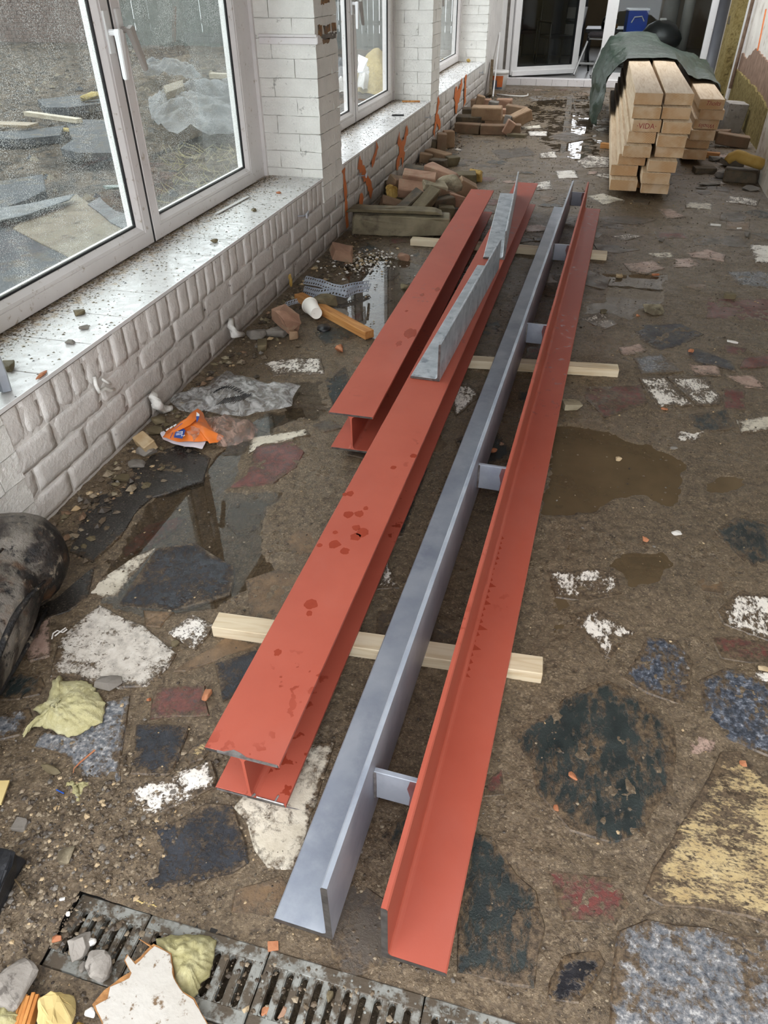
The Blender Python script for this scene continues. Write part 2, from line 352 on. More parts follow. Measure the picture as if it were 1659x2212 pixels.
M['white_chip'] = simple('white_chip', S(216, 214, 208), S(214, 208, 200), 20, .6, .3, 90)
M['foam'] = simple('yellow_foam', S(186, 156, 88), S(166, 132, 62), 10, .8, .5, 40)
M['foam_pale'] = simple('pale_yellow_foam', S(192, 168, 108), S(204, 184, 128), 10, .8, .3, 30)
def mat_wool(name, a, b, c):
    g = G(name); n = g.noise(16, 8, .7, None, 1.5); n2 = g.noise(70, 6, .75, None, 2)
    col = g.ramp(n, [(.3, a), (.5, b), (.7, c)])
    n3 = g.noise(190, 5, .8, g.scaled(g.co(), (1, .4, 1)), 1.5); col = g.mix(g.rng(n3, (.3), .6, .22, 0), col, tuple(q * .55 for q in a[:3]) + (1,))
    return g.done(g.bsdf(col, .95, 0, g.bump(g.math('ADD', g.math('ADD', n, n2), n3), .75, .010), .1))
M['wool'] = mat_wool('yellow_mineral_wool', S(200, 190, 134), S(222, 214, 164), S(234, 228, 188))
M['wool_olive'] = mat_wool('olive_mineral_wool', S(184, 175, 122), S(208, 200, 150), S(222, 216, 172))
M['wool_wall'] = mat_wool('wall_mineral_wool', S(92, 78, 48), S(146, 130, 84), S(174, 158, 112))
def mat_log():
    g = G('charred_bark'); n = g.noise(3.2, 6, .6, None, .5); n2 = g.noise(26, 7, .7)
    col = g.ramp(n, [(.47, S(18, 17, 18)), (.51, S(50, 42, 36)), (.55, S(106, 100, 91)), (.70, S(150, 143, 134))])
    col = g.mix(g.rng(n2, .45, .36), col, S(16, 16, 17)); col = g.mix(g.rng(n2, .57, .68), col, S(150, 138, 120)); col = g.mix(g.math('MULTIPLY', g.rng(g.noise(8, 4), .56, .66), .7), col, S(104, 74, 48))
    return g.done(g.bsdf(col, g.rng(n, .45, .6, .3, .65), 0, g.bump(n2, .8, .02)))
M['log'] = mat_log()
M['char'] = simple('black_charred_wood', S(22, 23, 26), S(40, 42, 46), 12, .4, .7, 40)
M['grate'] = simple('grey_cast_iron', S(146, 147, 141), S(124, 125, 119), 14, .5, .35, 70, (S(80, 70, 57), 26, .44, .54), metal=.1)
M['pitblack'] = simple('drain_channel', S(30, 26, 22), None, 8, .6, .2)
M['laminate'] = simple('white_laminate', S(188, 184, 176), S(176, 170, 160), 6, .4, .4, 60, (S(112, 90, 66), 34, .57, .63))
M['chipboard'] = simple('chipboard', S(170, 122, 72), S(136, 94, 54), 60, .85, .7, 90)
M['splinter'] = simple('orange_splintered_wood', S(176, 112, 50), S(206, 150, 84), 16, .7, .4, 50)
M['cup'] = simple('white_paper', S(240, 236, 226), None, 6, .55, .02, 40, (S(188, 174, 150), 22, .64, .7))
M['bag_orange'] = simple('orange_printed_plastic', S(226, 116, 44), S(236, 132, 60), 6, .35, .25, 14, dist=.02)
M['bag_white'] = simple('white_bag_inside', S(236, 230, 238), None, 6, .4, .1, 14)
M['bag_blue'] = simple('blue_print', S(26, 74, 160), None, 6, .4, .02)
M['bag_print'] = simple('white_print', S(240, 240, 244), None, 6, .4, .02)
def mat_film(name, tint, body):
    g = G(name); tr = g.n('ShaderNodeBsdfTransparent'); tr.inputs[0].default_value = (.93, .93, .93, 1)
    n = g.noise(16, 6, .6, None, 2.0); bp = g.bump(n, .8, .02)
    gl = g.n('ShaderNodeBsdfGlossy'); gl.inputs['Roughness'].default_value = .12; g.L.new(bp, gl.inputs['Normal'])
    df = g.n('ShaderNodeBsdfDiffuse'); df.inputs[0].default_value = tint; tl = g.n('ShaderNodeBsdfTranslucent'); tl.inputs[0].default_value = tint
    fr = g.schlick(.05, bp)
    b = g.mixsh(g.rng(n, .42, .66, body * .3, body * 1.3), tr.outputs[0], g.mixsh(.5, df.outputs[0], tl.outputs[0]))
    return g.done(g.mixsh(fr, b, gl.outputs[0]))
M['film'] = mat_film('clear_plastic_film', S(230, 230, 228), .85)
M['film_pink'] = mat_film('pinkish_plastic_film', S(226, 190, 172), .62)
M['film_grey'] = simple('grey_wet_plastic_sheet', S(34, 35, 37), S(56, 58, 61), 2.2, .55, .9, 7, (S(40, 37, 34), 4, .52, .64), dist=.04, spec=.25)
M['blackprint'] = simple('black_print', S(30, 30, 32), None, 6, .4, .02)
M['spray'] = simple('orange_spray_paint', S(206, 112, 50), S(192, 108, 58), 30, .6, .2, 70)
M['plaster'] = simple('white_plaster', S(206, 198, 188), S(222, 216, 206), 4, .75, .35, 30, (S(168, 150, 132), 5, .55, .68))
M['adhesive'] = simple('brown_adhesive', S(118, 92, 74), S(146, 118, 98), 12, .85, .5, 40)
M['pipe'] = simple('grey_downpipe', S(88, 90, 96), S(100, 102, 106), 3, .4, .03)
M['rust'] = simple('brown_pipe', S(96, 74, 58), S(120, 98, 80), 20, .7, .3)
M['timberceil'] = simple('ceiling_boards', S(150, 140, 126), S(130, 120, 106), 3, .8, .2)
M['ground'] = simple('outside_mud', S(48, 40, 32), S(72, 61, 49), 3.2, .9, 1.0, 14, (S(27, 23, 19), 7, .46, .60), dist=.06, spec=.15)
M['outslate'] = simple('outside_dark_slab', S(32, 34, 38), S(46, 48, 52), 3, .8, .3, 20, (S(58, 52, 44), 6, .52, .62), spec=.2)
M['outbeige'] = simple('outside_beige_slab', S(98, 90, 76), S(80, 72, 60), 5, .8, .3, 30, (S(56, 48, 39), 7, .56, .68), spec=.2)
M['outbrick'] = simple('outside_garden_brick', S(58, 42, 36), S(74, 56, 48), 6, .8, .4, 20)
M['outfence'] = simple('weathered_fence', S(52, 58, 54), S(38, 44, 40), 6, .8, .4, 20)
M['hedge'] = simple('dark_hedge', S(62, 72, 56), S(94, 100, 82), 9, .8, .9, 12, dist=.06)
M['bark'] = simple('dark_bark', S(58, 50, 44), None, 8, .8, .3)
M['straw'] = simple('straw', S(116, 108, 74), None, 8, .8, .2)
M['indoorfloor'] = simple('grey_indoor_tiles', S(130, 128, 124), S(118, 116, 112), 3, .35, .05)
M['indoorwall'] = simple('beige_indoor_wall', S(146, 130, 106), S(130, 116, 94), 2, .8, .1)
M['blackplastic'] = simple('black_plastic', S(24, 24, 26), None, 6, .4, .05)
M['darkfabric'] = simple('dark_grey_fabric', S(72, 66, 68), S(56, 52, 54), 20, .9, .3)
M['greymetal'] = simple('light_grey_metal', S(170, 170, 168), None, 6, .4, .05, metal=.2)
M['blue'] = simple('blue_plastic', S(22, 66, 178), S(34, 84, 200), 4, .35, .05)
M['redplastic'] = simple('dark_red_plastic', S(132, 26, 34), None, 4, .4, .05)
M['greycol'] = simple('pale_grey_pipe', S(150, 148, 144), S(134, 132, 128), 4, .6, .05)
M['amber'] = simple('amber_plastic', S(150, 108, 40), None, 4, .4, .05)
M['bucket'] = simple('white_bucket_plastic', S(226, 224, 218), None, 4, .4, .03)
M['label_or'] = simple('orange_bucket_label', S(196, 112, 48), S(176, 74, 40), 8, .5, .02)
M['label_gr'] = simple('grey_blue_bucket_label', S(96, 108, 122), S(60, 66, 78), 12, .5, .02)

# ------------------------------------------------------------------ floor: mud bed, puddles, paving stones
def pxw(pts, z=0.0): return [(PZ(u, v, z).x, PZ(u, v, z).y) for u, v in pts]
PUD = [  # (pixel outline, depth, material, label)
    ([(582, 886), (648, 884), (655, 905), (600, 930), (545, 960), (515, 1040), (495, 1058), (640, 1050), (590, 1100), (560, 1150), (585, 1200), (600, 1250), (520, 1300), (400, 1335), (310, 1330), (245, 1315), (190, 1300), (150, 1310), (185, 1250), (255, 1190), (300, 1120), (330, 1050), (430, 1020), (450, 985), (520, 935)], .016, 'water', 'long puddle reflecting the window, between the white wall and the red beams'),
    ([(735, 565), (800, 548), (880, 560), (925, 575), (900, 640), (850, 710), (815, 735), (760, 715), (730, 690), (700, 655), (690, 620), (745, 610)], .016, 'water', 'puddle with bright window reflection beside the perforated metal strip'),
    ([(1199, 920), (1298, 924), (1358, 949), (1437, 971), (1497, 1003), (1477, 1054), (1481, 1086), (1429, 1106), (1397, 1085), (1318, 1092), (1238, 1115), (1165, 1112), (1160, 1078), (1180, 990)], .014, 'murky', 'large murky brown puddle beside the red angle section'),
    ([(1302, 1201), (1330, 1181), (1437, 1185), (1469, 1221), (1437, 1257), (1381, 1275), (1346, 1277), (1338, 1241), (1306, 1225)], .014, 'murky', 'small murky puddle in front of the large murky one'),
    ([(1512, 1038), (1556, 1018), (1640, 1025), (1600, 1068), (1516, 1068)], .009, 'murky', 'shallow muddy puddle at the corner of the large murky one'),
    ([(1295, 588), (1440, 592), (1440, 645), (1400, 668), (1362, 692), (1320, 680), (1255, 680), (1256, 655), (1305, 648)], .014, 'water', 'thin clear puddle beside the far batten with dark stripes mirrored'),
    ([(1140, 205), (1290, 205), (1300, 335), (1250, 355), (1180, 320), (1110, 270)], .0, 'water', 'film of bright water on the paving in front of the glazed door'),
    ([(600, 830), (700, 820), (720, 880), (690, 915), (620, 900)], .005, 'water', 'shallow brown water past the torn clear film'),
    ([(985, 640), (1060, 640), (1000, 760), (930, 760)], .003, 'water', 'wet strip between the two red I-beams'),
    ([(1215, 1160), (1240, 1130), (1250, 1330), (1180, 1440), (1150, 1440)], .001, 'murky', 'narrow wet strip along the red angle section'),
]
PUDW = [pxw(p[0]) for p in PUD]
CH_Y0, CH_Y1, CH_X0, CH_X1 = .365, .515, .845, 2.6
def terrain(x, y):
    h = .0040 * fbm(x * 3.1, y * 3.1, 3, 11) + .0045 * fbm(x * 17, y * 17, 3, 31) + .0035 * fbm(x * 55, y * 55, 2, 51) - .0005
    h = h + .012 * np.clip(fbm(x * 5, y * 2.2, 3, 77) * .5 + .7, 0, 1) * np.clip((.16 - x) / .16, 0, 1)      # dirt banked against the wall
    h = h + .030 * np.clip(1 - np.hypot((x - .78) / .30, (y - .50) / .34), 0, 1) * (1 + .4 * fbm(x * 30, y * 30, 3, 5))      # heap of grit by the drain
    for (pp, dp, mt, lb), w in zip(PUD, PUDW):
        w_ = np.array(w); lo = w_.min(0) - .1; hi = w_.max(0) + .1
        k = (x > lo[0]) & (x < hi[0]) & (y > lo[1]) & (y < hi[1])
        if k.any():
            sd = poly_sd(x[k], y[k], w); h[k] = h[k] - (dp + .004) * np.clip((sd - .012 + .045 * fbm(x[k] * 7, y[k] * 7, 3, 63)) / .05, 0, 1)
    return h
def floor_grid(x0, x1, y0, y1, st, hole=False):
    nx = int(round((x1 - x0) / st)) + 1; ny = int(round((y1 - y0) / st)) + 1
    X, Y = np.meshgrid(np.linspace(x0, x1, nx), np.linspace(y0, y1, ny)); Z = terrain(X.ravel(), Y.ravel())
    V = np.stack([X.ravel(), Y.ravel(), Z], 1)
    i = np.arange(nx * ny).reshape(ny, nx); F = np.stack([i[:-1, :-1], i[:-1, 1:], i[1:, 1:], i[1:, :-1]], -1).reshape(-1, 4)
    if hole:
        c = V[F].mean(1); F = F[~((c[:, 0] > CH_X0) & (c[:, 0] < CH_X1) & (c[:, 1] > CH_Y0) & (c[:, 1] < CH_Y1))]
    return V, F
def np_mesh(name, V, F, mats, smooth=True, mi=None):
    me = bpy.data.meshes.new(name); k = F.shape[1]
    me.vertices.add(len(V)); me.vertices.foreach_set('co', np.asarray(V, np.float32).ravel())
    me.loops.add(F.size); me.loops.foreach_set('vertex_index', F.ravel().astype(np.int32))
    me.polygons.add(len(F)); me.polygons.foreach_set('loop_start', (np.arange(len(F)) * k).astype(np.int32))
    me.polygons.foreach_set('use_smooth', np.full(len(F), smooth))
    for m in mats: me.materials.append(m)
    if mi is not None: me.polygons.foreach_set('material_index', np.asarray(mi, np.int32))
    me.update(calc_edges=True); me.validate(); return me
parts = [floor_grid(-.02, 3.40, .25, 2.5, .01, True), floor_grid(-.02, 3.40, 2.5, 5.5, .0125), floor_grid(-.02, 3.40, 5.5, 13.6, .03)]
Vs, Fs, o = [], [], 0
for v, f in parts: Vs.append(v); Fs.append(f + o); o += len(v)
fl = link(bpy.data.objects.new('floor', np_mesh('floor', np.concatenate(Vs), np.concatenate(Fs), [M['mud']])))
tag(fl, kind='structure')
fb = MB().box((-.3, -3, -.12), (3.6, .25, -.004)).box((-.3, .25, -.2), (3.6, 13.62, -.06)); fb.build('ground_bed', M['mud'], fl)

def outline_jitter(poly, amt, step):
    out = []; n = len(poly)
    for i in range(n):
        a = Vector(poly[i][:2]); b = Vector(poly[(i + 1) % n][:2]); L = (b - a).length; k = max(1, int(L / step))
        for j in range(k):
            p = a.lerp(b, j / k); q = amt if j else amt * .4
            out.append((p.x + rng.uniform(-q, q), p.y + rng.uniform(-q, q)))
    return out
def area(p): return .5 * sum(p[i][0] * p[(i + 1) % len(p)][1] - p[(i + 1) % len(p)][0] * p[i][1] for i in range(len(p)))
def paving(poly, mat, z, amt=.004, step=.05):
    p = outline_jitter(poly, amt, step)
    if area(p) < 0: p = p[::-1]
    cx = sum(q[0] for q in p) / len(p); cy = sum(q[1] for q in p) / len(p); n = len(p); e = .004
    dx = rng.uniform(-.004, .004); dy = rng.uniform(-.004, .004)
    top = []; inn = []
    for q in p:
        d = Vector((q[0] - cx, q[1] - cy)); L = max(d.length, 1e-4); s = max(.5, 1 - e / L); s2 = max(.3, 1 - .028 / L)
        top.append((d.x * s, d.y * s, z + dx * d.x + dy * d.y)); inn.append((d.x * s2, d.y * s2, z + dx * d.x + dy * d.y + .0004))
    rim = [(q[0] - cx, q[1] - cy, z - .004) for q in p]; bot = [(q[0] - cx, q[1] - cy, z - .035) for q in p]
    m = MB(); m.add(inn + top + rim + bot, [tuple(range(n))] + [(k * n + i, (k + 1) * n + i, (k + 1) * n + (i + 1) % n, k * n + (i + 1) % n) for k in range(3) for i in range(n)])
    o = m.build('paving_stone', M[mat], fl, (cx, cy, 0))
    o.data.attributes.new('edge', 'FLOAT', 'POINT').data.foreach_set('value', [0.0] * n + [1.0] * (3 * n))
    return o
ST = [
    ('marble_grey', [(217, 1307), (264, 1333), (315, 1354), (383, 1412), (362, 1445), (318, 1484), (253, 1488), (202, 1474), (152, 1462), (108, 1463), (130, 1380), (174, 1340)], 0.007),
    ('pink', [(110, 1333), (108, 1419), (65, 1430), (40, 1412), (72, 1372), (98, 1336)], .006),
    ('brown', [(309, 1318), (376, 1323), (347, 1356), (315, 1354)], .005),
    ('marble', [(416, 1327), (463, 1351), (452, 1372), (420, 1407), (362, 1369)], .008),
    ('red', [(340, 1484), (445, 1481), (454, 1546), (325, 1553), (327, 1513)], .004),
    ('slate', [(295, 1566), (409, 1568), (391, 1633), (376, 1662), (362, 1676), (282, 1674), (289, 1625)], .007),
    ('yellow', [(398, 1640), (409, 1618), (445, 1593), (470, 1605), (440, 1640), (409, 1651)], .004),
    ('marble', [(286, 1707), (315, 1694), (459, 1645), (470, 1680), (463, 1701), (311, 1777), (275, 1785)], .009),
    ('granite', [(224, 1517), (282, 1503), (275, 1560), (266, 1607), (260, 1644), (260, 1727), (235, 1767), (195, 1767), (170, 1734), (195, 1709), (163, 1662), (145, 1636), (75, 1612), (90, 1580), (160, 1590), (217, 1553)], .005),
    ('granite', [(-50, 1555), (65, 1528), (72, 1546), (43, 1589), (-50, 1610)], .004),
    ('granite', [(185, 1795), (222, 1800), (215, 1850), (190, 1840)], .003),
    ('slate', [(305, 1793), (374, 1776), (422, 1752), (445, 1735), (504, 1741), (530, 1820), (538, 1864), (504, 1885), (411, 1907), (355, 1926), (299, 1928)], .007),
    ('beige', [(505, 1744), (531, 1714), (609, 1737), (669, 1610), (725, 1602), (690, 1720), (640, 1870), (632, 1882), (579, 1875), (549, 1834), (534, 1782)], .006),
    ('slate', [(463, 1434), (553, 1405), (580, 1420), (541, 1483), (481, 1517), (470, 1474)], .006),
    ('slate_muddy', [(-60, 1440), (0, 1445), (90, 1463), (98, 1481), (87, 1499), (36, 1513), (-60, 1520)], .003),
    ('red', [(259, 1188), (287, 1159), (316, 1129), (388, 1112), (401, 1116), (380, 1138), (329, 1171), (270, 1197)], -.006),
    ('red', [(498, 1053), (532, 1028), (553, 965), (633, 954), (658, 977), (641, 1011), (591, 1045), (544, 1053)], .004),
    ('beige', [(538, 946), (662, 927), (671, 939), (553, 965), (536, 981)], .003),
    ('slate', [(253, 1306), (338, 1182), (422, 1169), (506, 1222), (498, 1285), (371, 1319)], -.003),
    ('beige', [(148, 1306), (186, 1268), (287, 1201), (337, 1180), (253, 1285), (203, 1294)], -.004),
    ('marble_muddy', [(565, 783), (640, 772), (695, 775), (702, 806), (590, 812)], .004),
    ('brown', [(610, 1170), (643, 1143), (690, 1150), (690, 1200), (640, 1215)], .003),
    ('tar', [(275, 1005), (400, 955), (455, 990), (440, 1040), (330, 1075), (300, 1100), (262, 1160), (200, 1215), (150, 1195), (185, 1085)], .006),
    ('tar', [(140, 1285), (205, 1225), (190, 1290), (150, 1320), (110, 1335), (60, 1372), (20, 1425), (-70, 1435), (-70, 1330), (60, 1320)], .006),
    ('brown', [(495, 1370), (560, 1395), (470, 1425), (400, 1450), (375, 1450)], .002),
    ('brown', [(505, 1920), (610, 1890), (640, 1935), (590, 1985), (500, 1970)], .002),
    # right of the beams
    ('yellow', [(1556, 1624), (1596, 1624), (1659, 1692), (1780, 1740), (1790, 2040), (1612, 1982), (1509, 1962), (1429, 1958), (1389, 1934), (1409, 1878), (1445, 1823), (1477, 1767), (1513, 1708), (1536, 1668)], .008),
    ('granite', [(1334, 2010), (1397, 1986), (1659, 2025), (1760, 2045), (1800, 2260), (1500, 2262), (1318, 2240), (1322, 2105)], .005),
    ('black', [(1215, 2061), (1294, 2053), (1308, 2077), (1274, 2149), (1250, 2168), (1179, 2160), (1187, 2113)], .003),
    ('slate_muddy', [(985, 1960), (1020, 1800), (1060, 1805), (1119, 1890), (1159, 1926), (1181, 2005), (1163, 2061), (1155, 2137), (985, 2100)], .005),
    ('slate_muddy', [(1222, 1505), (1314, 1469), (1342, 1485), (1413, 1537), (1457, 1572), (1461, 1648), (1453, 1708), (1413, 1747), (1381, 1811), (1318, 1823), (1230, 1795), (1159, 1708), (1147, 1660), (1103, 1580), (1171, 1549)], .006),
    ('granite_blue', [(1397, 1374), (1465, 1382), (1497, 1429), (1493, 1509), (1469, 1525), (1397, 1497), (1342, 1465), (1366, 1429)], .003),
    ('granite_blue', [(1513, 1469), (1568, 1441), (1740, 1510), (1740, 1670), (1588, 1604), (1516, 1572)], .004),
    ('marble_muddy', [(1228, 1330), (1290, 1310), (1370, 1366), (1318, 1425), (1306, 1418)], .004),
    ('marble_muddy', [(1548, 1320), (1596, 1277), (1700, 1290), (1720, 1410), (1564, 1348)], .003),
    ('red_muddy', [(1536, 1378), (1588, 1374), (1720, 1400), (1720, 1435), (1612, 1433), (1556, 1421)], .003),
    ('marble', [(1632, 1449), (1700, 1461), (1700, 1490), (1628, 1463)], .005),
    ('slate_muddy', [(1544, 1146), (1588, 1118), (1720, 1140), (1720, 1215), (1620, 1229), (1564, 1173)], .004),
    ('marble_muddy', [(1180, 1235), (1294, 1228), (1334, 1241), (1346, 1285), (1270, 1300), (1200, 1290)], .002),
    ('marble_muddy', [(1379, 818), (1434, 814), (1498, 876), (1423, 878), (1399, 852)], .007),
    ('marble_muddy', [(1440, 814), (1492, 817), (1524, 815), (1558, 863), (1555, 876), (1505, 876)], .007),
    ('granite', [(1368, 774), (1428, 765), (1477, 803), (1428, 808), (1385, 808)], .005),
    ('pink', [(1336, 751), (1382, 742), (1399, 758), (1370, 768), (1342, 765)], .004),
    ('slate', [(1483, 751), (1506, 753), (1581, 782), (1590, 803), (1512, 785), (1486, 771)], .005),
    ('slate', [(1359, 704), (1469, 699), (1521, 722), (1469, 748), (1425, 759), (1382, 733)], .003),
    ('marble_muddy', [(1252, 690), (1301, 673), (1336, 701), (1307, 713), (1296, 710)], .004),
    ('red', [(1527, 644), (1700, 646), (1700, 697), (1527, 687)], .001),
    ('red', [(1564, 745), (1613, 753), (1604, 768), (1570, 762)], .003),
    ('red', [(1607, 774), (1700, 762), (1700, 790), (1599, 794)], .003),
    ('granite', [(1570, 586), (1642, 586), (1700, 600), (1700, 628), (1596, 615)], .002),
    ('marble', [(1619, 530), (1700, 532), (1700, 572), (1632, 568)], .009),
    ('pink', [(1345, 569), (1411, 563), (1437, 580), (1399, 592), (1359, 586)], .003),
    ('beige', [(1481, 436), (1539, 440), (1538, 454), (1480, 450)], .006),
    ('beige', [(1270, 424), (1302, 418), (1350, 433), (1302, 443)], .004),
    ('marble', [(1199, 370), (1242, 368), (1250, 386), (1207, 386)], .005),
    ('pink', [(1421, 451), (1449, 451), (1483, 469), (1441, 473)], .002),
    ('marble_muddy', [(1318, 511), (1358, 505), (1389, 511), (1350, 521)], .004),
    ('beige', [(1397, 547), (1449, 545), (1457, 555), (1429, 561)], .004),
    ('marble_muddy', [(1243, 349), (1271, 336), (1320, 341), (1316, 362), (1264, 364)], .003),
    ('marble_muddy', [(1163, 332), (1200, 326), (1204, 341), (1167, 343)], .004),
    ('marble', [(1139, 284), (1182, 284), (1182, 294), (1144, 294)], .004),
    ('beige', [(1130, 274), (1167, 270), (1170, 277), (1132, 279)], .004),
    ('marble_muddy', [(1152, 395), (1189, 390), (1193, 410), (1159, 412)], .003),
    ('dull', [(1185, 295), (1227, 284), (1279, 299), (1227, 308)], .003),
    ('dull', [(1060, 325), (1140, 318), (1160, 335), (1080, 345)], .003),
    ('marble_muddy', [(815, 1245), (838, 1210), (862, 1272), (815, 1275)], .005),
    ('marble_muddy', [(965, 855), (1005, 822), (1040, 855), (985, 900)], .005),
    ('slate_muddy', [(835, 1165), (900, 1010), (925, 1010), (870, 1160)], .002),
    ('red_muddy', [(1045, 1690), (1085, 1660), (1092, 1718), (1045, 1722)], .002),
    ('red_muddy', [(1180, 1880), (1330, 1895), (1365, 1955), (1330, 2000), (1220, 1990)], .002),
    ('pink', [(1485, 1590), (1545, 1587), (1548, 1625), (1490, 1632)], .003),
    ('red_muddy', [(1262, 838), (1385, 832), (1402, 872), (1305, 902), (1262, 862)], .002),
    ('pink', [(1570, 812), (1630, 811), (1656, 842), (1607, 836)], .004),
    ('pink', [(1486, 786), (1550, 790), (1559, 812), (1500, 810)], .003),
    ('red_muddy', [(1560, 838), (1610, 842), (1612, 885), (1565, 885)], .003),
    ('slate_muddy', [(1485, 895), (1570, 885), (1590, 925), (1500, 935)], .002),
    ('beige', [(1590, 905), (1670, 898), (1690, 925), (1600, 935)], .001),
    ('dull', [(1490, 507), (1600, 510), (1620, 535), (1500, 530)], .002),
    ('brown', [(1090, 1130), (1150, 1020), (1165, 1060), (1110, 1180)], .001),
    ('slate_muddy', [(700, 820), (745, 790), (770, 850), (720, 880)], .001),
    ('marble_muddy', [(1460, 925), (1530, 930), (1500, 960), (1455, 950)], .001),
]
STW = []
def zs(lst, inpud): return -.008 if inpud else lst
for mt, px, z in ST:
    w = pxw(px); STW.append(w); paving(w, mt, z * .62 + .0004 if z > 0 else z)
# joints elsewhere hold small dull stones that the mud half hides
cand = 0; placed = [(np.mean([p[0] for p in w]), np.mean([p[1] for p in w]), max(math.hypot(p[0] - q[0], p[1] - q[1]) for p in w for q in w) / 2) for w in STW]
fr = random.Random(21); nf = 0
while nf < 205 and cand < 9000:
    cand += 1; y = .55 + 12.7 * fr.random() ** 1.5; x = fr.uniform(.08, 3.08); r = fr.uniform(.06, .17)
    if y < .75 and x < 1.15: continue
    if any(math.hypot(x - a, (y - b)) < r + c * .62 for a, b, c in placed): continue
    n = fr.randint(4, 6); a0 = fr.random() * 6.28; sx = fr.uniform(.8, 1.3)
    w = [(x + r * sx * math.cos(a0 + (i + fr.uniform(-.28, .28)) * 6.283 / n), y + r / sx * math.sin(a0 + (i + fr.uniform(-.28, .28)) * 6.283 / n)) for i in range(n)]
    inp = any(poly_sd(np.array([x]), np.array([y]), p)[0] > -.03 for p in PUDW)
    dry = any(poly_sd(np.array([q[0]]), np.array([q[1]]), p)[0] > -.01 for p in STW for q in w)
    if dry: continue
    mt = fr.choice(['slate_muddy', 'slate_muddy', 'dull', 'dull', 'brown', 'red_muddy', 'dull', 'slate_muddy', 'pink' if y > 5 else 'dull', 'marble_muddy' if y > 6 else 'brown'])
    paving(w, mt, -.010 if inp else fr.uniform(.0005, .0035)); placed.append((x, y, r)); nf += 1
# water
def flat_poly(poly, z, name, mat):
    cx = sum(p[0] for p in poly) / len(poly); cy = sum(p[1] for p in poly) / len(poly)
    me = bpy.data.meshes.new(name); bm = bmesh.new()
    f = bm.faces.new([bm.verts.new((p[0] - cx, p[1] - cy, 0)) for p in poly]); f.normal_update()
    if f.normal.z < 0: f.normal_flip()
    bmesh.ops.triangulate(bm, faces=[f]); bm.to_mesh(me); bm.free()
    return mesh_obj(name, me, mat, None, (cx, cy, z))
for (pp, dp, mt, lb), w in zip(PUD, PUDW):
    c = Vector((sum(p[0] for p in w) / len(w), sum(p[1] for p in w) / len(w)))
    w2 = [tuple(c + (Vector(p) - c) * 1.03) for p in w]
    tag(flat_poly(w2, -.0042, 'puddle', M[mt]), lb, 'puddle')

# ------------------------------------------------------------------ white brick wall with windows
Y = dict(o1=(1.56, 4.687), o2=(5.09, 8.08), o3=(8.49, 11.87))
PIERS = [(-1.5, 1.56), (4.687, 5.09), (8.08, 8.49), (11.87, 13.6)]
ZS = .47; WX = -.37; ZT = 2.36; ROOF = 2.62
def brick_mesh(L, Hh, D, seed, nL=9, nH=5, rough=.0040):
    """front face looks along +x, local origin in the middle of the front face"""
    m = MB(); vs = []
    for j in range(nH + 1):
        for i in range(nL + 1):
            y = -L / 2 + L * i / nL; z = -Hh / 2 + Hh * j / nH
            x = rough * (mnoise.noise(Vector((y * 26 + seed * 9, z * 26, seed))) + .6 * mnoise.noise(Vector((y * 60 + seed, z * 60, 3))))
            if i in (0, nL): x -= .0025
            if j in (0, nH): x -= .003
            y += .0025 * mnoise.noise(Vector((z * 50, seed * 3, 1))) if i in (0, nL) else 0
            z += .0035 * mnoise.noise(Vector((y * 22, seed * 3, 7))) if j in (0, nH) else 0
            vs.append((x, y, z))
    fs = [(j * (nL + 1) + i, j * (nL + 1) + i + 1, (j + 1) * (nL + 1) + i + 1, (j + 1) * (nL + 1) + i) for j in range(nH) for i in range(nL)]
    ring = [i for i in range(nL + 1)] + [(j + 1) * (nL + 1) - 1 for j in range(1, nH + 1)] + [nH * (nL + 1) + i for i in range(nL - 1, -1, -1)] + [j * (nL + 1) for j in range(nH - 1, 0, -1)]
    o = len(vs); vs += [(-D, vs[k][1], vs[k][2]) for k in ring]; n = len(ring)
    fs += [(ring[k], o + k, o + (k + 1) % n, ring[(k + 1) % n]) for k in range(n)]
    m.add(vs, fs); me = m.mesh('brick', True); me.materials.append(M['paint'])
    for p in me.polygons: p.use_smooth = p.normal.x > .6
    return me
STRET = []; SOLD = []; HEAD = []
for s in range(5):
    STRET.append(brick_mesh(.281, .0925, .05, s + 1))
    SOLD.append(brick_mesh(.0815, .142, .05, s + 11, 4, 6))
wl = struct('wall_left')
core = MB()
for a, b in Y.values(): core.box((-.45, a - .02, -.15), (-.0055, b + .02, ZS - .012))
for a, b in PIERS: core.box((-.45, a + .009, -.15), (-.009, b - .009 if b < 13 else b, ROOF))
for a, b in Y.values(): core.box((-.45, a - .02, ZT), (-.009, b + .02, ROOF))
core.build('mortar', M['paint'], wl)
far = MB(); nb = 0
bl = []
for c in range(3):
    y = .6 + (.145 if c % 2 else 0)
    while y < 11.9:
        bl.append((y + .145, .07 + .1 * c, 'st')); y += .29
for a, b in Y.values():
    y = a + .045
    while y < b - .03: bl.append((y, .392, 'so')); y += .0885
bl.sort(key=lambda t: t[0])
cnt = 0
for i, (y, z, k) in enumerate(bl):
    me = rng.choice(STRET if k == 'st' else SOLD); j = Vector((rng.uniform(-.004, .003), rng.uniform(-.002, .002), rng.uniform(-.002, .002)))
    if y < 1.45 and k == 'st' and y < 1.0: continue
    if cnt < 298:
        mesh_obj('brick', me, M['paint'], wl, (j.x, y, z)).rotation_euler = (rng.uniform(-.012, .012), 0, rng.uniform(-.008, .008)); cnt += 1
    else:
        o = len(far.v); far.v += [(v.co.x + j.x, v.co.y + y, v.co.z + z) for v in me.vertices]; far.f += [tuple(q + o for q in p.vertices) for p in me.polygons]; far.mi += [0] * len(me.polygons)
if far.v: tag(far.build('far_bricks', M['paint'], wl, smooth=True), kind='stuff')
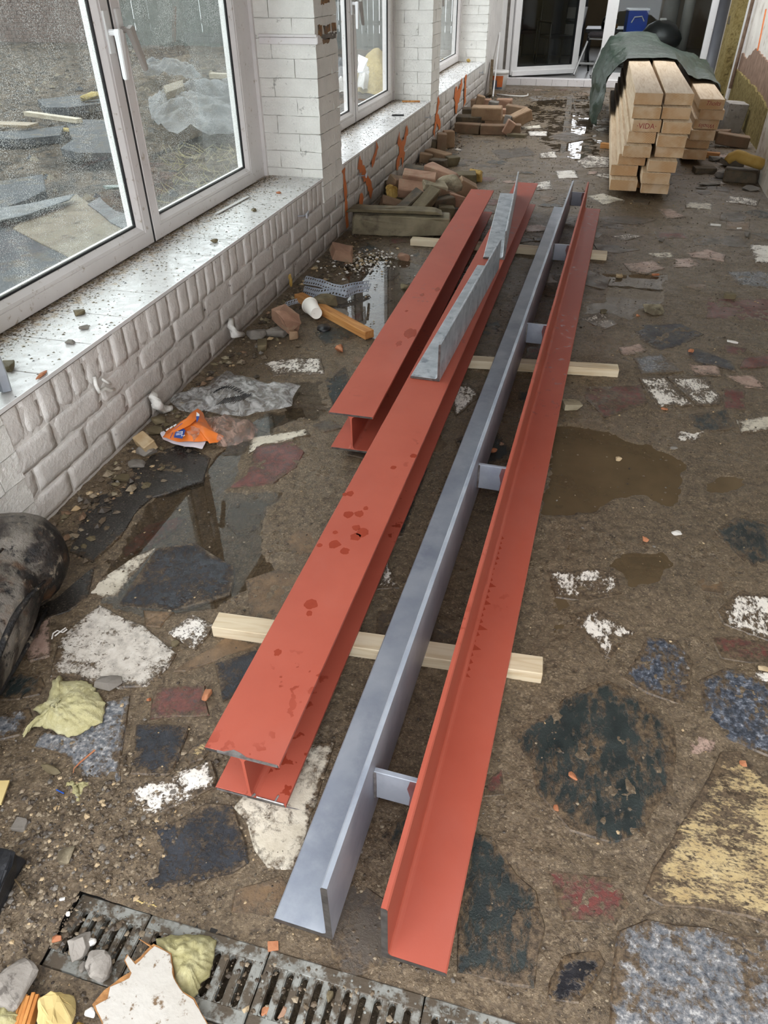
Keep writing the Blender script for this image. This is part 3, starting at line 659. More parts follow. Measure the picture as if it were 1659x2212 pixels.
# piers: corner bricks show a face to the room and a face to the window reveal
def corner_brick(lo, hi, seed, r=.004):
    m = bmesh.new(); bmesh.ops.create_cube(m, size=1)
    for v in m.verts: v.co = Vector(((lo[0] + hi[0]) / 2 + v.co.x * (hi[0] - lo[0]), (lo[1] + hi[1]) / 2 + v.co.y * (hi[1] - lo[1]), (lo[2] + hi[2]) / 2 + v.co.z * (hi[2] - lo[2])))
    bmesh.ops.subdivide_edges(m, edges=m.edges[:], cuts=3, use_grid_fill=True)
    c = Vector(((lo[0] + hi[0]) / 2, (lo[1] + hi[1]) / 2, (lo[2] + hi[2]) / 2)); hs = Vector(((hi[0] - lo[0]) / 2, (hi[1] - lo[1]) / 2, (hi[2] - lo[2]) / 2))
    for v in m.verts:
        d = v.co - c; e = sum(1 for k in range(3) if abs(abs(d[k]) - hs[k]) < 1e-4)
        n = mnoise.noise(v.co * 24 + Vector((seed, 0, 0))) + .5 * mnoise.noise(v.co * 55)
        off = r * 1.1 * n - (.004 if e >= 2 else 0)
        for k in range(3):
            if abs(abs(d[k]) - hs[k]) < 1e-4: v.co[k] += math.copysign(off, d[k])
    bmesh.ops.recalc_face_normals(m, faces=m.faces)
    me = bpy.data.meshes.new('brick'); m.to_mesh(me); m.free(); me.polygons.foreach_set('use_smooth', [True] * len(me.polygons)); me.set_sharp_from_angle(angle=.7); return me
for pi, (a, b) in enumerate(PIERS):
    wp = struct('wall_left'); rest = MB(); c0 = 3 if pi in (1, 2, 3) else 0
    yb = min(b, 12.02) if pi == 3 else b
    for c in range(c0, 25):
        z0 = .025 + .1 * c; z1 = z0 + .0885
        lead = .14 if c % 2 else .27
        if pi == 0: segs = [(y, min(y + .278, b)) for y in np.arange(.75 + (0 if c % 2 else .145), b - .05, .29)]
        else:
            segs = [(a, min(a + lead, yb))]
            while segs[-1][1] < yb - .05: segs.append((segs[-1][1] + .012, min(segs[-1][1] + .012 + .27, yb)))
            segs = [s for s in segs if s[1] - s[0] > .02]
        pieces = [((-.10 if k else -.13 if lead > .2 else -.27, s[0], z0), (0, s[1], z1)) for k, s in enumerate(segs)]
        if pi: pieces.append(((-.38, a, z0), ((-.142 if lead > .2 else -.282), a + .10, z1)))
        for k, (lo, hi) in enumerate(pieces):
            me = corner_brick(lo, hi, pi * 50 + c * 3 + k)
            bare = False
            if z1 < 1.6:
                ctr = Vector(((lo[0] + hi[0]) / 2, (lo[1] + hi[1]) / 2, (lo[2] + hi[2]) / 2))
                for v in me.vertices: v.co -= ctr
                ob = mesh_obj('brick', me, M['bare_brick'] if bare else M['paint_pier'], wp, ctr)
            else:
                o = len(rest.v); rest.v += [tuple(v.co) for v in me.vertices]; rest.f += [tuple(q + o for q in p.vertices) for p in me.polygons]; rest.mi += [0] * len(me.polygons)
    tag(rest.build('upper_bricks', M['paint_pier'], wp, smooth=True), kind='stuff')
    if pi == 3:
        MB().box((-.3, 12.02, 0), (-.065, 13.6, ROOF)).build('plaster', M['plaster'], wp)
# bare patches where the paint has come off the pier
def ragged(poly, amt=.006, step=.02): return outline_jitter(poly, amt, step)
def wall_patch(px, x, mat, name, parent, th=.004, axis=0, yv=0):
    if axis == 0: p = [(PX(u, v, x).y, PX(u, v, x).z) for u, v in px]
    else: p = [(PY(u, v, yv).x, PY(u, v, yv).z) for u, v in px]
    p = ragged(p); m = MB()
    if axis == 0: m.prism(p, x, x + th, 'x')
    else: m.prism(p, yv - th, yv, 'y')
    return m.build(name, mat, parent)
pr = wl
for px, mt in (([(693, 10), (711, 6), (710, -6), (693, -4)], 'bare_brick'), ([(686, 55), (694, 54), (695, 78), (688, 78)], 'bare_brick'), ([(698, 56), (712, 52), (713, 68), (701, 74)], 'bare_brick'), ([(716, 50), (724, 48), (726, 66), (717, 68)], 'bare_brick'), ([(692, 78), (715, 70), (727, 70), (724, 82), (700, 86)], 'stone_grey'), ([(696, 86), (712, 83), (710, 92), (698, 95)], 'brick_tan')):
    wall_patch(px, .003, M[mt], 'bare_patch', pr, .004)

# orange spray marks on the wall
def spray(px, x, wd, name='paint_mark'):
    pts = [PX(u, v, x) for u, v in px]; L = []; R = []
    P = []
    for i in range(len(pts) - 1):
        k = max(2, int((pts[i + 1] - pts[i]).length / .03))
        P += [pts[i].lerp(pts[i + 1], j / k) for j in range(k)]
    P.append(pts[-1])
    for i, p in enumerate(P):
        t = (P[min(i + 1, len(P) - 1)] - P[max(i - 1, 0)]).normalized(); n = Vector((0, -t.z, t.y)); q = wd * rng.uniform(.5, 1.2)
        q *= 1.7; L.append(p + n * q); R.append(p - n * q * rng.uniform(.6, 1.2))
    poly = [(p.y, p.z) for p in L + R[::-1]]
    MB().prism(poly, x, x + .002, 'x').build(name, M['spray'], wl)
for px, wd in (([(742, 365), (746, 420), (748, 460), (750, 492)], .020), ([(775, 350), (788, 380), (797, 400), (803, 420)], .028), ([(815, 312), (812, 330), (803, 355)], .02), ([(777, 428), (783, 440)], .03),
               ([(860, 300), (866, 320), (872, 345)], .035), ([(880, 275), (874, 305), (864, 335), (856, 362)], .03), ([(948, 212), (944, 240), (941, 265), (937, 290)], .03), ([(944, 255), (951, 275)], .035),
               ([(982, 203), (992, 214)], .045), ([(998, 175), (994, 195), (988, 212), (984, 240)], .04), ([(1006, 162), (1005, 185), (1004, 225)], .04), ([(985, 195), (986, 240)], .05)):
    _spx = globals().get('_spx', .0050) + .0003; spray(px, _spx, wd)

# ------------------------------------------------------------------ window sills
for i, (a, b) in enumerate(Y.values()):
    st = struct('trim_%d' % (i + 1)); y = a; 
    while y < b - .02:
        y2 = min(y + .253, b); MB().box((-.44, y + .0024, ZS - .012), (.003, y2 - .0024, ZS)).build('sill_tile', M['sill'], st, bevel=.0008); y = y2
    MB().box((-.44, a, ZS - .02), (0, b, ZS - .010)).build('tile_bed', M['stone_grey'], st)
    MB().box((.0031, a, ZS - .013), (.0065, b, ZS + .0012)).build('edge_strip', M['pvc_clean'], st)
    # grit washed onto the tiles
    n = int((b - a) * 1600); xx = -.37 + .37 * NR.rand(n) ** 2.6; yy = a + (b - a) * NR.rand(n); rr = .0008 + .0048 * NR.rand(n) ** 4.5
    g_v = []; g_f = []
    for k in range(n):
        o = len(g_v); r = rr[k]; z = ZS
        for dx, dy, dz in ((1, 0, .3), (-.3, .9, .3), (-.6, -.7, .3), (.1, 0, 1)): g_v.append((xx[k] + dx * r * 1.5, yy[k] + dy * r * 1.5, z + dz * r * .9 - r * .2))
        g_f += [(o, o + 1, o + 3), (o + 1, o + 2, o + 3), (o + 2, o, o + 3)]
    gm = link(bpy.data.objects.new('sill_grit', np_mesh('sill_grit', np.array(g_v), np.array(g_f), [M['stone_olive'], M['char']], False, NR.rand(len(g_f)) > .8)))
    tag(gm, ['brown grit scattered on the sill of the big near window', 'brown grit scattered on the sill of the middle window', 'brown grit scattered on the sill of the farthest window'][i], 'grit', kind='stuff')

# ------------------------------------------------------------------ windows
def rect_profile(m, y0, y1, z0, z1, prof, mi=0):
    """sweep (inset, x) pairs round a rectangle in the yz plane, mitred corners"""
    vs = []
    for ins, x in prof: vs += [(x, y0 + ins, z0 + ins), (x, y1 - ins, z0 + ins), (x, y1 - ins, z1 - ins), (x, y0 + ins, z1 - ins)]
    n = len(prof); fs = [(i * 4 + k, i * 4 + (k + 1) % 4, (i + 1) * 4 + (k + 1) % 4, (i + 1) * 4 + k) for i in range(n - 1) for k in range(4)]
    m.add(vs, fs, mi)
def bead_frame(m, y0, y1, z0, z1, xf, w):
    rect_profile(m, y0, y1, z0, z1, [(0, xf - .075), (0, xf - .004), (.004, xf), (w * .62, xf), (w * .64, xf - .004), (w * .68, xf - .004), (w * .70, xf - .001), (w * .78, xf - .003), (w, xf - .026), (w, xf - .070), (0, xf - .075)])
def handle(parent, y, z, mat, ang):
    m = MB().box((0, -.019, -.075), (.011, .019, .075)); h = m.build('handle', M['pvc_clean'], parent, (WX, y, z), bevel=.002)
    m = MB(); m.tube([(.008, 0, 0), (.03, 0, 0), (.052, 0, -.004)], [.013, .012, .013], 10)
    Rm = Matrix.Rotation(ang, 4, 'X'); vs = []
    prof = [(0, .017, .013), (-.02, .018, .013), (-.05, .0155, .012), (-.12, .0135, .011), (-.165, .012, .0105), (-.180, .011, .009)]
    for z_, a, b in prof:
        for sx, sy in ((-1, -1), (1, -1), (1, 1), (-1, 1)): vs.append(Rm @ Vector((.052 + sx * b, sy * a, z_ + .012)))
    fs = [(i * 4 + k, i * 4 + (k + 1) % 4, i * 4 + 4 + (k + 1) % 4, i * 4 + 4 + k) for i in range(len(prof) - 1) for k in range(4)] + [(3, 2, 1, 0), (20, 21, 22, 23)]
    m.add(vs, fs); return m.build('handle_lever', mat, parent, (WX, y, z), bevel=.003, seg=2)
def window(n, a, b, ms, gl, glass, hz, rj):
    w = struct('window_%d' % n); x = WX
    m = MB(); rect_profile(m, a, b, ZS - .01, ZT, [(0, x - .10), (0, x - .022), (.055, x - .022), (.057, x - .028), (.075, x - .028), (.075, x - .10), (0, x - .10)])
    m.box((x - .10, b - rj, ZS - .012), (x - .0195, b + .004, ZT - .06)); m.build('frame', M['pvc'], w)
    MB().box((x - .07, ms - .0078, ZS + .004), (x - .0025, ms + .0078, ZT - .05)).build('gap_shade_strip', M['gasket'], w)  # black strip set between the sashes to paint the shade of their gap
    MB().box((x - .10, a, ZS - .012), (x - .03, b, ZS + .012)).build('sub_sill', M['stone_grey'], w)
    MB().box((x - .022, b - .028, ZS - .01), (x + .002, b + .006, ZT)).build('cover_strip', M['pvc'], w)
    for (s0, s1, wl_, wr_) in ((a + .06, ms - .008, .09, .09), (ms + .008, b - rj + .012, .09, .09)):
        m = MB(); bead_frame(m, s0, s1, ZS + .004, ZT - .05, x, .098); sa = m.build('sash', M['pvc'], w)
        g0, g1, h0, h1 = s0 + .098, s1 - .098, ZS + .004 + .098, ZT - .05 - .098
        mg = MB(); rect_profile(mg, g0 - .001, g1 + .001, h0 - .001, h1 + .001, [(0, x - .024), (.006, x - .029), (.007, x - .048), (0, x - .048)]); mg.build('gasket', M['gasket'], sa)
        for k, dx in enumerate((-.031, -.047)):
            if k and not gl: continue
            MB().box((x + dx - .004, g0 - .004, h0 - .004), (x + dx, g1 + .004, h1 + .004)).build('pane', glass, sa)
        sp = MB(); rect_profile(sp, g0 + .001, g1 - .001, h0 + .001, h1 - .001, [(0, x - .0355), (.009, x - .0355), (.009, x - .0465), (0, x - .0465)]); sp.build('spacer_bar', M['pvc_clean'], sa)
        if s0 < ms: handle(sa, s1 - .045, hz, M['handle'], -.06)
        else: handle(sa, s0 + .034, hz + .004, M['handle_grey'], .42)
    return w
window(1, Y['o1'][0], Y['o1'][1], 3.205, True, M['glass'], 1.34, .215)
window(2, Y['o2'][0], Y['o2'][1], 6.69, False, M['glass_far'], 1.32, .10)
window(3, Y['o3'][0], Y['o3'][1], 10.15, False, M['glass_far'], 1.32, .10)

# ------------------------------------------------------------------ other walls, roof, end wall with door
wr = struct('wall_right')
m = MB().box((3.13, -2.5, -.1), (3.6, 7.9, ROOF)); m.build('near_plaster', M['plaster'], wr)
m = MB().box((3.36, 7.9, -.1), (3.6, 13.7, ROOF)); m.build('far_plaster', M['plaster'], wr)
def rpatch(px, x, th, mt, name):
    p = [(PX(u, v, x).y, PX(u, v, x).z) for u, v in px]; p = outline_jitter(p, .015, .07); MB().prism(p, x, x + th, 'x').build(name, M[mt], wr)
rpatch([(1600, 110), (1612, 128), (1632, 105), (1659, 135), (1720, 130), (1720, 330), (1640, 330), (1590, 300), (1560, 220), (1566, 150), (1580, 128)], 3.345, .02, 'adhesive', 'adhesive_patch')
rpatch([(1577, 150), (1590, 150), (1622, 182), (1640, 205), (1656, 238), (1652, 262), (1640, 330), (1632, 370), (1540, 330), (1530, 240), (1562, 200)], 3.322, .025, 'wool_wall', 'insulation_patch')
rpatch([(1580, 55), (1607, 60), (1603, 110), (1594, 125), (1580, 115)], 3.353, .008, 'pvc_clean', 'bright_plaster_patch')
MB().box((3.22, 12.3, .1), (3.36, 12.95, ROOF)).build('insulation_strip', M['wool_wall'], wr)
MB().box((3.30, 11.75, .1), (3.36, 11.95, ROOF)).build('plaster_strip', M['pvc_clean'], wr)
mk = [PX(1655, 20, 3.355), PX(1640, 95, 3.355), PX(1628, 150, 3.355)]
MB().tube(mk, .012, 5).build('paint_mark', M['spray'], wr)
tag(MB().tube([(3.29, 11.6, .25), (3.30, 11.62, 1.0), (3.29, 11.6, 2.4)], .022, 8).build('pipe', M['rust'], None), 'thin brown pipe running up the insulated wall', 'pipe')
tag(MB().lathe([(0, 0), (.085, 0), (.085, .05), (.075, .06), (.075, 1.15), (.086, 1.16), (.086, 1.24), (.075, 1.25), (.075, 2.5), (0, 2.5)], 24, Matrix.Translation((3.175, 13.30, .02))).build('downpipe', M['pipe'], smooth=True), 'grey downpipe in the corner beside the glazed door', 'pipe')
b = PX(1590, 45, 3.30)
tag(MB().box((-.07, -.12, -.05), (.07, .12, .05)).build('brick', M['brick_dark'], None, (3.29, b.y, b.z), (0, .1, .1), bevel=.008), 'dark broken brick sticking out of the plastered wall', 'brick')
cl = struct('ceiling')   # the roof is partly stripped: open over the camera and over a strip in front of the house
MB().box((-.6, .3, ROOF), (3.8, 8.8, ROOF + .15)).box((-.6, 8.8, ROOF), (1.1, 13.55, ROOF + .15)).build('roof_boards', M['timberceil'], cl)  # out of view; edges and the far strip are shaped to hold back light
for yy in (10.15, 10.35, 10.55, 12.0): MB().box((-.4, yy, ROOF), (3.8, yy + .08, ROOF + .16)).build('rafter', M['timberceil'], cl)
wb = struct('wall_back')
YB = 13.55
MB().box((-.6, YB, ROOF), (6, YB + .25, 3.9)).build('house_facade', M['concrete'], wb)
MB().box((-.45, YB, -.1), (-.055, YB + .25, ROOF)).box((-.055, YB, 2.28), (3.13, YB + .25, ROOF)).box((3.13, YB, -.1), (3.6, YB + .25, ROOF)).build('plaster', M['plaster'], wb)
MB().box((-.055, YB, -.1), (3.13, YB + .25, .0)).build('footing', M['stone_grey'], wb)
for k in range(14):
    z = .03 + .1 * k
    for x0, x1 in (((-.25, -.06),) if k % 2 else ((-.25, -.15), (-.14, -.06))):
        me = corner_brick((x0, YB - .012, z), (x1, YB + .03, z + .088), k + 300); mesh_obj('brick', me, M['paint_pier'], wb)
dr = struct('door_1')
m = MB()
m.box((-.055, YB - .02, 0), (.055, YB + .06, 2.28)); m.box((.10, YB, .1), (.16, YB + .07, 2.28)); m.box((1.555, YB - .01, .09), (1.72, YB + .07, 2.28)); m.box((3.03, YB - .01, .09), (3.125, YB + .07, 2.28)); m.box((.05, YB, 2.2), (3.125, YB + .07, 2.28))
m.build('frame', M['pvc_clean'], dr, bevel=.004)
MB().box((.055, YB + .02, .1), (.10, YB + .05, 2.2)).build('reveal_groove', M['stone_grey'], dr)
MB().box((.055, YB - .035, .0), (3.125, YB + .12, .105)).build('threshold', M['pvc'], dr, bevel=.005)
for k in range(12): MB().box((.12 + k * .25, YB - .0375, .01), (.124 + k * .25, YB - .034, .095)).build('threshold_joint', M['stone_grey'], dr)
MB().box((1.72, YB + .0, .105), (3.03, YB + .05, .20)).build('bottom_rail', M['pvc_clean'], dr)
MB().box((1.715, YB + .02, .19), (3.035, YB + .03, 2.21)).build('pane', M['glass_door'], dr)
lf = link(bpy.data.objects.new('door_leaf', None), dr, (.17, YB + .05, .135), (0, 0, math.radians(33)))
LW, LH = 1.22, 2.05
def bar(lo, hi, nm, mt, bv=.004): return MB().box(lo, hi).build(nm, M[mt], lf, bevel=bv)
bar((0, -.035, 0), (.11, .035, LH), 'stile', 'pvc_clean'); bar((LW - .11, -.035, 0), (LW, .035, LH), 'stile', 'pvc_clean')
bar((.11, -.035, 0), (LW - .11, .035, .11), 'rail', 'pvc_clean'); bar((.11, -.035, LH - .11), (LW - .11, .035, LH), 'rail', 'pvc_clean')
bar((.02, -.062, -.012), (LW, -.030, .055), 'weather_bar', 'pvc_clean')
bar((.105, -.006, .105), (LW - .105, .006, LH - .105), 'pane', 'glass_door', 0)
g_ = MB(); 
for lo, hi in (((.11, -.03, .11), (.122, .03, LH - .11)), ((LW - .122, -.03, .11), (LW - .11, .03, LH - .11)), ((.11, -.03, .11), (LW - .11, .03, .122))): g_.box(lo, hi)
g_.build('gasket', M['gasket'], lf)
# house interior behind the door
fi = struct('floor'); MB().box((-.6, YB + .12, -.1), (6, 20, .095)).build('indoor_tiles', M['indoorfloor'], fi)
wi = struct('wall_back'); BY = 19.5
MB().box((-.6, BY, 0), (.6, BY + .2, 2.6)).box((.6, BY, 0), (2.0, BY + .2, 1.25)).box((.6, BY, 2.2), (2.0, BY + .2, 2.6)).box((2.0, BY, 0), (6, BY + .2, 2.6)).box((-.75, 13.8, 0), (-.6, BY + .2, 2.6)).box((6, 13.8, 0), (6.2, BY + .2, 2.6)).box((-.75, YB + .25, 0), (-.45, YB + .3, 2.6)).box((3.6, YB + .25, 0), (6, YB + .3, 2.6)).build('indoor_plaster', M['indoorwall'], wi)
ci = struct('ceiling'); MB().box((-.75, 13.7, 2.6), (6.2, 19.8, 2.7)).build('indoor_ceiling', M['plaster'], ci)

# ------------------------------------------------------------------ steel
def ibeam(label, loc, rz, L, w=.174, h=.165, tf=.0095, tw=.0065, end_marks=True):
    t = thing('steel_i_beam', label, 'steel beam', loc, (0, 0, rz), 'red primed I-beams on the battens')
    x0, x1 = -w / 2, w / 2
    MB().box((x0, 0, h - tf), (x1, L, h)).build('top_flange', M['primer'], t, bevel=.0008)
    MB().box((x0, 0, 0), (x1, L, tf)).build('bottom_flange', M['primer'], t, bevel=.0008)
    r = .014; a = [(tw / 2 + r - r * math.sin(k * math.pi / 8), tf + r - r * math.cos(k * math.pi / 8)) for k in range(5)]
    prof = a + [(x, h - z) for x, z in a[::-1]] + [(-x, h - z) for x, z in a] + [(-x, z) for x, z in a[::-1]]
    m = MB(); n = len(prof); m.add([(x, 0, z) for x, z in prof] + [(x, L, z) for x, z in prof], [tuple(range(n)), tuple(range(n, 2 * n))] + [(i, (i + 1) % n, n + (i + 1) % n, n + i) for i in range(n)])
    m.build('web', M['primer'], t)
    for za, zb_ in ((h - tf + .001, h - .001), (.001, tf - .001)): MB().box((x0 + .002, -.0012, za), (x1 - .002, .0002, zb_)).build('cut_end', M['cutsteel'], t)
    if end_marks:
        k = MB(); k.box((x0 + .03, -.0018, h - tf + .002), (x1 - .004, .0002, h + .0004)).box((x0 + .004, -.0018, .002), (x0 + .08, .0002, tf - .001))
        k.prism([(.01, .0), (.03, -.0), (.09, 0), (.125, .004), (.06, .005), (.02, .007)], 0, .0003, 'z')
        k.tube([(.015, .002, tf), (.055, .001, tf + .0005), (.082, .001, tf)], .0022, 6).tube([(.062, .018, tf), (.060, .002, tf)], .0026, 6).tube([(.012, .001, tf + .010), (.005, .001, tf + .002)], .003, 6)
        k.prism([(x0 + .045, .0), (x1 - .075, .0), (x1 - .09, .006), (x0 + .065, .010)], h, h + .0004, 'z')
        sk = k.build('scraped_edges', M['baresteel'], t); sk['kind'] = 'stuff'
    return t
BZ = .0425
ibeam('long red primed I-beam with scraped near end, carrying the two short galvanised angles', (1.121, .782, BZ), -math.atan2(.080, 5.24), 5.26)
ibeam('shorter red primed I-beam lying nearer the white windowed wall', (.922, 2.245, BZ), math.atan2(.022, 3.48), 3.50, end_marks=False)
M['primer_wet'] = simple('wet_red_primer', S(152, 66, 48), S(146, 61, 44), 20, .2, .02)
def blob(cx, cy, rx, ry, sd, n=22):
    return [(cx + rx * math.cos(t) * (1 + .45 * mnoise.noise(Vector((math.cos(t) * 1.8 + sd, math.sin(t) * 1.8, sd)))), cy + ry * math.sin(t) * (1 + .45 * mnoise.noise(Vector((math.cos(t) * 1.8, math.sin(t) * 1.8 + sd, 3))))) for t in [k * 2 * math.pi / n for k in range(n)]]
def wetpatch(parent, z, cx, cy, rx, ry, sd): MB().prism(blob(cx, cy, rx, ry, sd), z, z + .0004).build('wet_patch', M['primer_wet'], parent)
_b1 = [o for o in bpy.data.objects if o.name == 'steel_i_beam'][0]; _b2 = [o for o in bpy.data.objects if o.name == 'steel_i_beam.001'][0]
def onbeam(o, u, v):
    p = PZ(u, v, BZ + .165); q = Matrix.Rotation(-o.rotation_euler.z, 3, 'Z') @ (p - o.location); return q.x, q.y
for k, (u, v, r_) in enumerate(((757, 1066, .012), (752, 1112, .016), (776, 1110, .014), (770, 1140, .012), (783, 1150, .018), (768, 1160, .016), (790, 1098, .008), (722, 1176, .016), (745, 1190, .014), (690, 1178, .008), (672, 1305, .017), (600, 1410, .010), (745, 1068, .008), (668, 1325, .009), (893, 985, .012), (850, 1010, .010), (724, 1150, .008))):
    x, y = onbeam(_b1, u, v); wetpatch(_b1, .165, x, y, r_, r_ * 1.1, k * 3.1)
for k, (u, v, rx, ry) in enumerate(((886, 720, .030, .055), (862, 742, .012, .03), (912, 637, .011, .02), (878, 672, .008, .012), (945, 625, .012, .03))):
    x, y = onbeam(_b2, u, v); wetpatch(_b2, .165, x, y, rx, ry, k * 2.3 + 40)
def lprof(w, h, t, flip, r=.012):
    """L section: flat leg w wide, upright leg h high; upright at x=0, flat leg towards +x (flip: -x)"""
    ri = [(t + r - r * math.sin(k * math.pi / 8), t + r - r * math.cos(k * math.pi / 8)) for k in range(5)]
    p = [(0, .001), (.001, 0), (w - .0005, 0), (w, .001), (w, t - .003), (w - .003, t)] + ri[::-1][::-1][::-1] 
    p = [(0, .0), (w, 0), (w, t - .003), (w - .003, t)] + [q for q in sorted(ri, key=lambda q: -q[0])] + [(t, h - .003), (t - .003, h), (0, h)]
    return [(-x, z) for x, z in p][::-1] if flip else p
def extr(prof, L, name, mat, parent, loc=(0, 0, 0), rot=None):
    n = len(prof); m = MB(); m.add([(x, 0, z) for x, z in prof] + [(x, L, z) for x, z in prof], [tuple(range(n)), tuple(range(n, 2 * n))] + [(i, (i + 1) % n, n + (i + 1) % n, n + i) for i in range(n)])
    return m.build(name, mat, parent, loc, rot)
def endcap(prof, parent, loc, name='cut_end'):
    n = len(prof); m = MB(); m.add([(x, -.0008, z) for x, z in prof] + [(x, .0003, z) for x, z in prof], [tuple(range(n)), tuple(range(n, 2 * n))] + [(i, (i + 1) % n, n + (i + 1) % n, n + i) for i in range(n)])
    return m.build(name, M['cutsteel'], parent, loc)
lz = -math.atan2(.163, 5.44)
lt = thing('lintel_assembly', 'grey and red steel angles welded together by short plates, lying on battens', 'steel lintel', (1.395, .546, BZ), (0, 0, lz))
pg = lprof(.124, .208, .0125, True); pr_ = lprof(.127, .200, .0125, False)
a = extr(pg, 5.45, 'angle_section', M['galv'], lt); a['label'] = 'grey galvanised angle section'; endcap(pg, a, (0, 0, 0))
a = extr(pr_, 5.47, 'angle_section', M['primer'], lt, (.100, .0, 0)); a['label'] = 'red primed angle section'; endcap(pr_, a, (0, 0, 0))
dp_ = [(.1135, .70)]
yq = .70
while yq < 1.30:
    dp_.append((.125 + .012 * rng.random() + (.016 if rng.random() < .35 else 0), yq)); yq += .016; dp_.append((.121, yq)); yq += .010
dp_.append((.1135, yq)); MB().prism(dp_, .0122, .0126).build('water_run', M['primer_wet'], a)['label'] = 'dark run of water along the corner'
for q in a.children: q.location.x -= .100 if q.name.startswith('water_run') else 0
for k, yy in enumerate((.28, 1.50, 2.76, 4.03, 5.34)):
    b = MB().box((.0, yy, .055), (.1, yy + .012, .152)).build('spacer_plate', M['galv'], lt, bevel=.0012)
    MB().prism([(.078, .056), (.0995, .056), (.0995, .151), (.080, .150), (.074, .12), (.081, .09)], yy - .0008, yy + .0002, 'y').build('painted_end', M['primer_smear'], b)
    MB().tube([(.002, yy - .001, .058), (.003, yy - .002, .10), (.002, yy - .001, .150)], .0035, 6).build('weld', M['baresteel'], b)
for nm, loc, rz, L in (('short galvanised angle on the long I-beam, the nearer of the two', (1.195, 2.585, .2095), -math.atan2(.055, 1.40), 1.42), ('short galvanised angle on the long I-beam, the farther of the two', (1.262, 4.16, .2095), math.atan2(.092, 1.46), 1.48)):
    t = thing('steel_angle', nm, 'steel angle', loc, (0, 0, rz), 'short galvanised angles on the I-beam')
    p = lprof(.122, .160, .009, True)
    extr(p, L, 'angle_section', M['galv_bright'], t); endcap(p, t, (0, 0, 0))
def plank(name, label, cat, p0, p1, w, h, mat, z0=0, group=None, ends=None, tilt=0):
    d = Vector((p1[0] - p0[0], p1[1] - p0[1], 0)); L = d.length; rz = math.atan2(-d.x, d.y)
    t = MB().box((-w / 2, 0, 0), (w / 2, L, h)).build(name, mat, None, (p0[0], p0[1], z0), (tilt, 0, rz), bevel=.002)
    return tag(t, label, cat, group)
plank('wooden_batten', 'pale batten nearest the drain, under the long steel sections', 'batten', (.795, 1.280), (1.735, 1.345), .062, .0415, M['batten'], .0, 'battens under the steel')
plank('wooden_batten', 'pale batten in the middle, under the shorter I-beam end', 'batten', (.86, 3.15), (1.930, 3.262), .060, .0415, M['batten'], .0, 'battens under the steel')
plank('wooden_batten', 'pale batten nearest the rubble heap, under the far ends of the steel', 'batten', (.525, 4.995), (1.855, 4.985), .075, .0415, M['batten'], .0, 'battens under the steel')

# ------------------------------------------------------------------ timber stack
TW, TH = .217, .086
Lc = [(1.844, 6.645), (1.832, 6.777), (1.879, 6.771), (1.900, 6.633), (1.921, 6.741), (1.941, 6.722), (1.924, 6.766), (1.922, 6.853)]
Rc = [(2.093, 6.603), (2.078, 6.540), (2.110, 6.559), (2.152, 6.681), (2.146, 6.620), (2.169, 6.685), (2.150, 6.787), (2.158, 6.891)]
Tc = [(2.509, 8.037), (2.520, 8.109), (2.535, 8.003), (2.551, 8.064), (2.574, 8.027), (2.551, 8.005)]
ORD = ['bottom', 'second from the bottom', 'third from the bottom', 'fourth from the bottom', 'fifth from the bottom', 'sixth from the bottom', 'seventh from the bottom', 'top']
ORT = ['bottom', 'second from the bottom', 'third from the bottom', 'fourth from the bottom', 'fifth from the bottom', 'top']
def text_mesh(s, size, depth, mat, name, parent, Mx, shear=0):
    cu = bpy.data.curves.new(name, 'FONT'); cu.body = s; cu.size = size; cu.extrude = depth; cu.align_x = 'CENTER'; cu.align_y = 'CENTER'; cu.shear = shear
    to = bpy.data.objects.new(name, cu); COL.objects.link(to); dg = bpy.context.evaluated_depsgraph_get(); me = bpy.data.meshes.new_from_object(to.evaluated_get(dg))
    bpy.data.objects.remove(to); me.transform(Mx); me.materials.clear(); me.materials.append(mat)
    return link(bpy.data.objects.new(name, me), parent)
def timber(x, y, z, L, label, rz):
    t = thing('timber_plank', label, 'timber', (x, y, z), (0, 0, rz), 'stacked timber beams')
    MB().box((0, .0015, 0), (TW, L, TH - .0025)).build('beam_body', M['timber'], t, bevel=.004)
    MB().box((.002, 0, .002), (TW - .002, .0016, TH - .0045)).build('end_grain', M['endgrain'], t)
    return t
TB = []
for i in range(8):
    for col_, arr, nm in ((0, Lc, 'in the column by the wet floor'), (1, Rc, 'in the middle column')):
        x, y = arr[i]; ex = ' marked with red letters' if (col_ == 0 and i == 5) else ''
        t = timber(x, y, .05 + i * TH, 4.6, 'pale timber plank%s, %s one %s' % (ex, ORD[i].replace(' from the bottom', ''), nm), .012 if col_ == 0 else .006)
        if ex: text_mesh('·VIDA·', .055, .0004, M['redink'], 'stencil_lettering', t, Matrix.Translation((TW / 2, -.0003, .040)) @ Matrix.Rotation(math.pi / 2, 4, 'X'))
for i in range(6):
    x, y = Tc[i]
    t = timber(x, y, .05 + i * TH, 3.6, 'timber plank%s, %s of the short column by the insulated wall' % (' with red script' if i in (3, 5) else '', ORT[i].replace('from the bottom', 'up')), -.01)
    if i in (3, 5): text_mesh('Tholts' if i == 5 else 'Wnolis', .05, .0004, M['redink'], 'red_script', t, Matrix.Translation((TW / 2 + .01, -.0003, .05 if i == 5 else .03)) @ Matrix.Rotation(math.pi / 2, 4, 'X') @ Matrix.Rotation(0 if i == 5 else math.pi, 4, 'Z'), .3)
plank('support_batten', 'short orange batten under the near part of the timber stack', 'batten', (1.74, 8.70), (2.90, 8.43), .06, .049, M['offcut'], 0, 'battens under the timber')
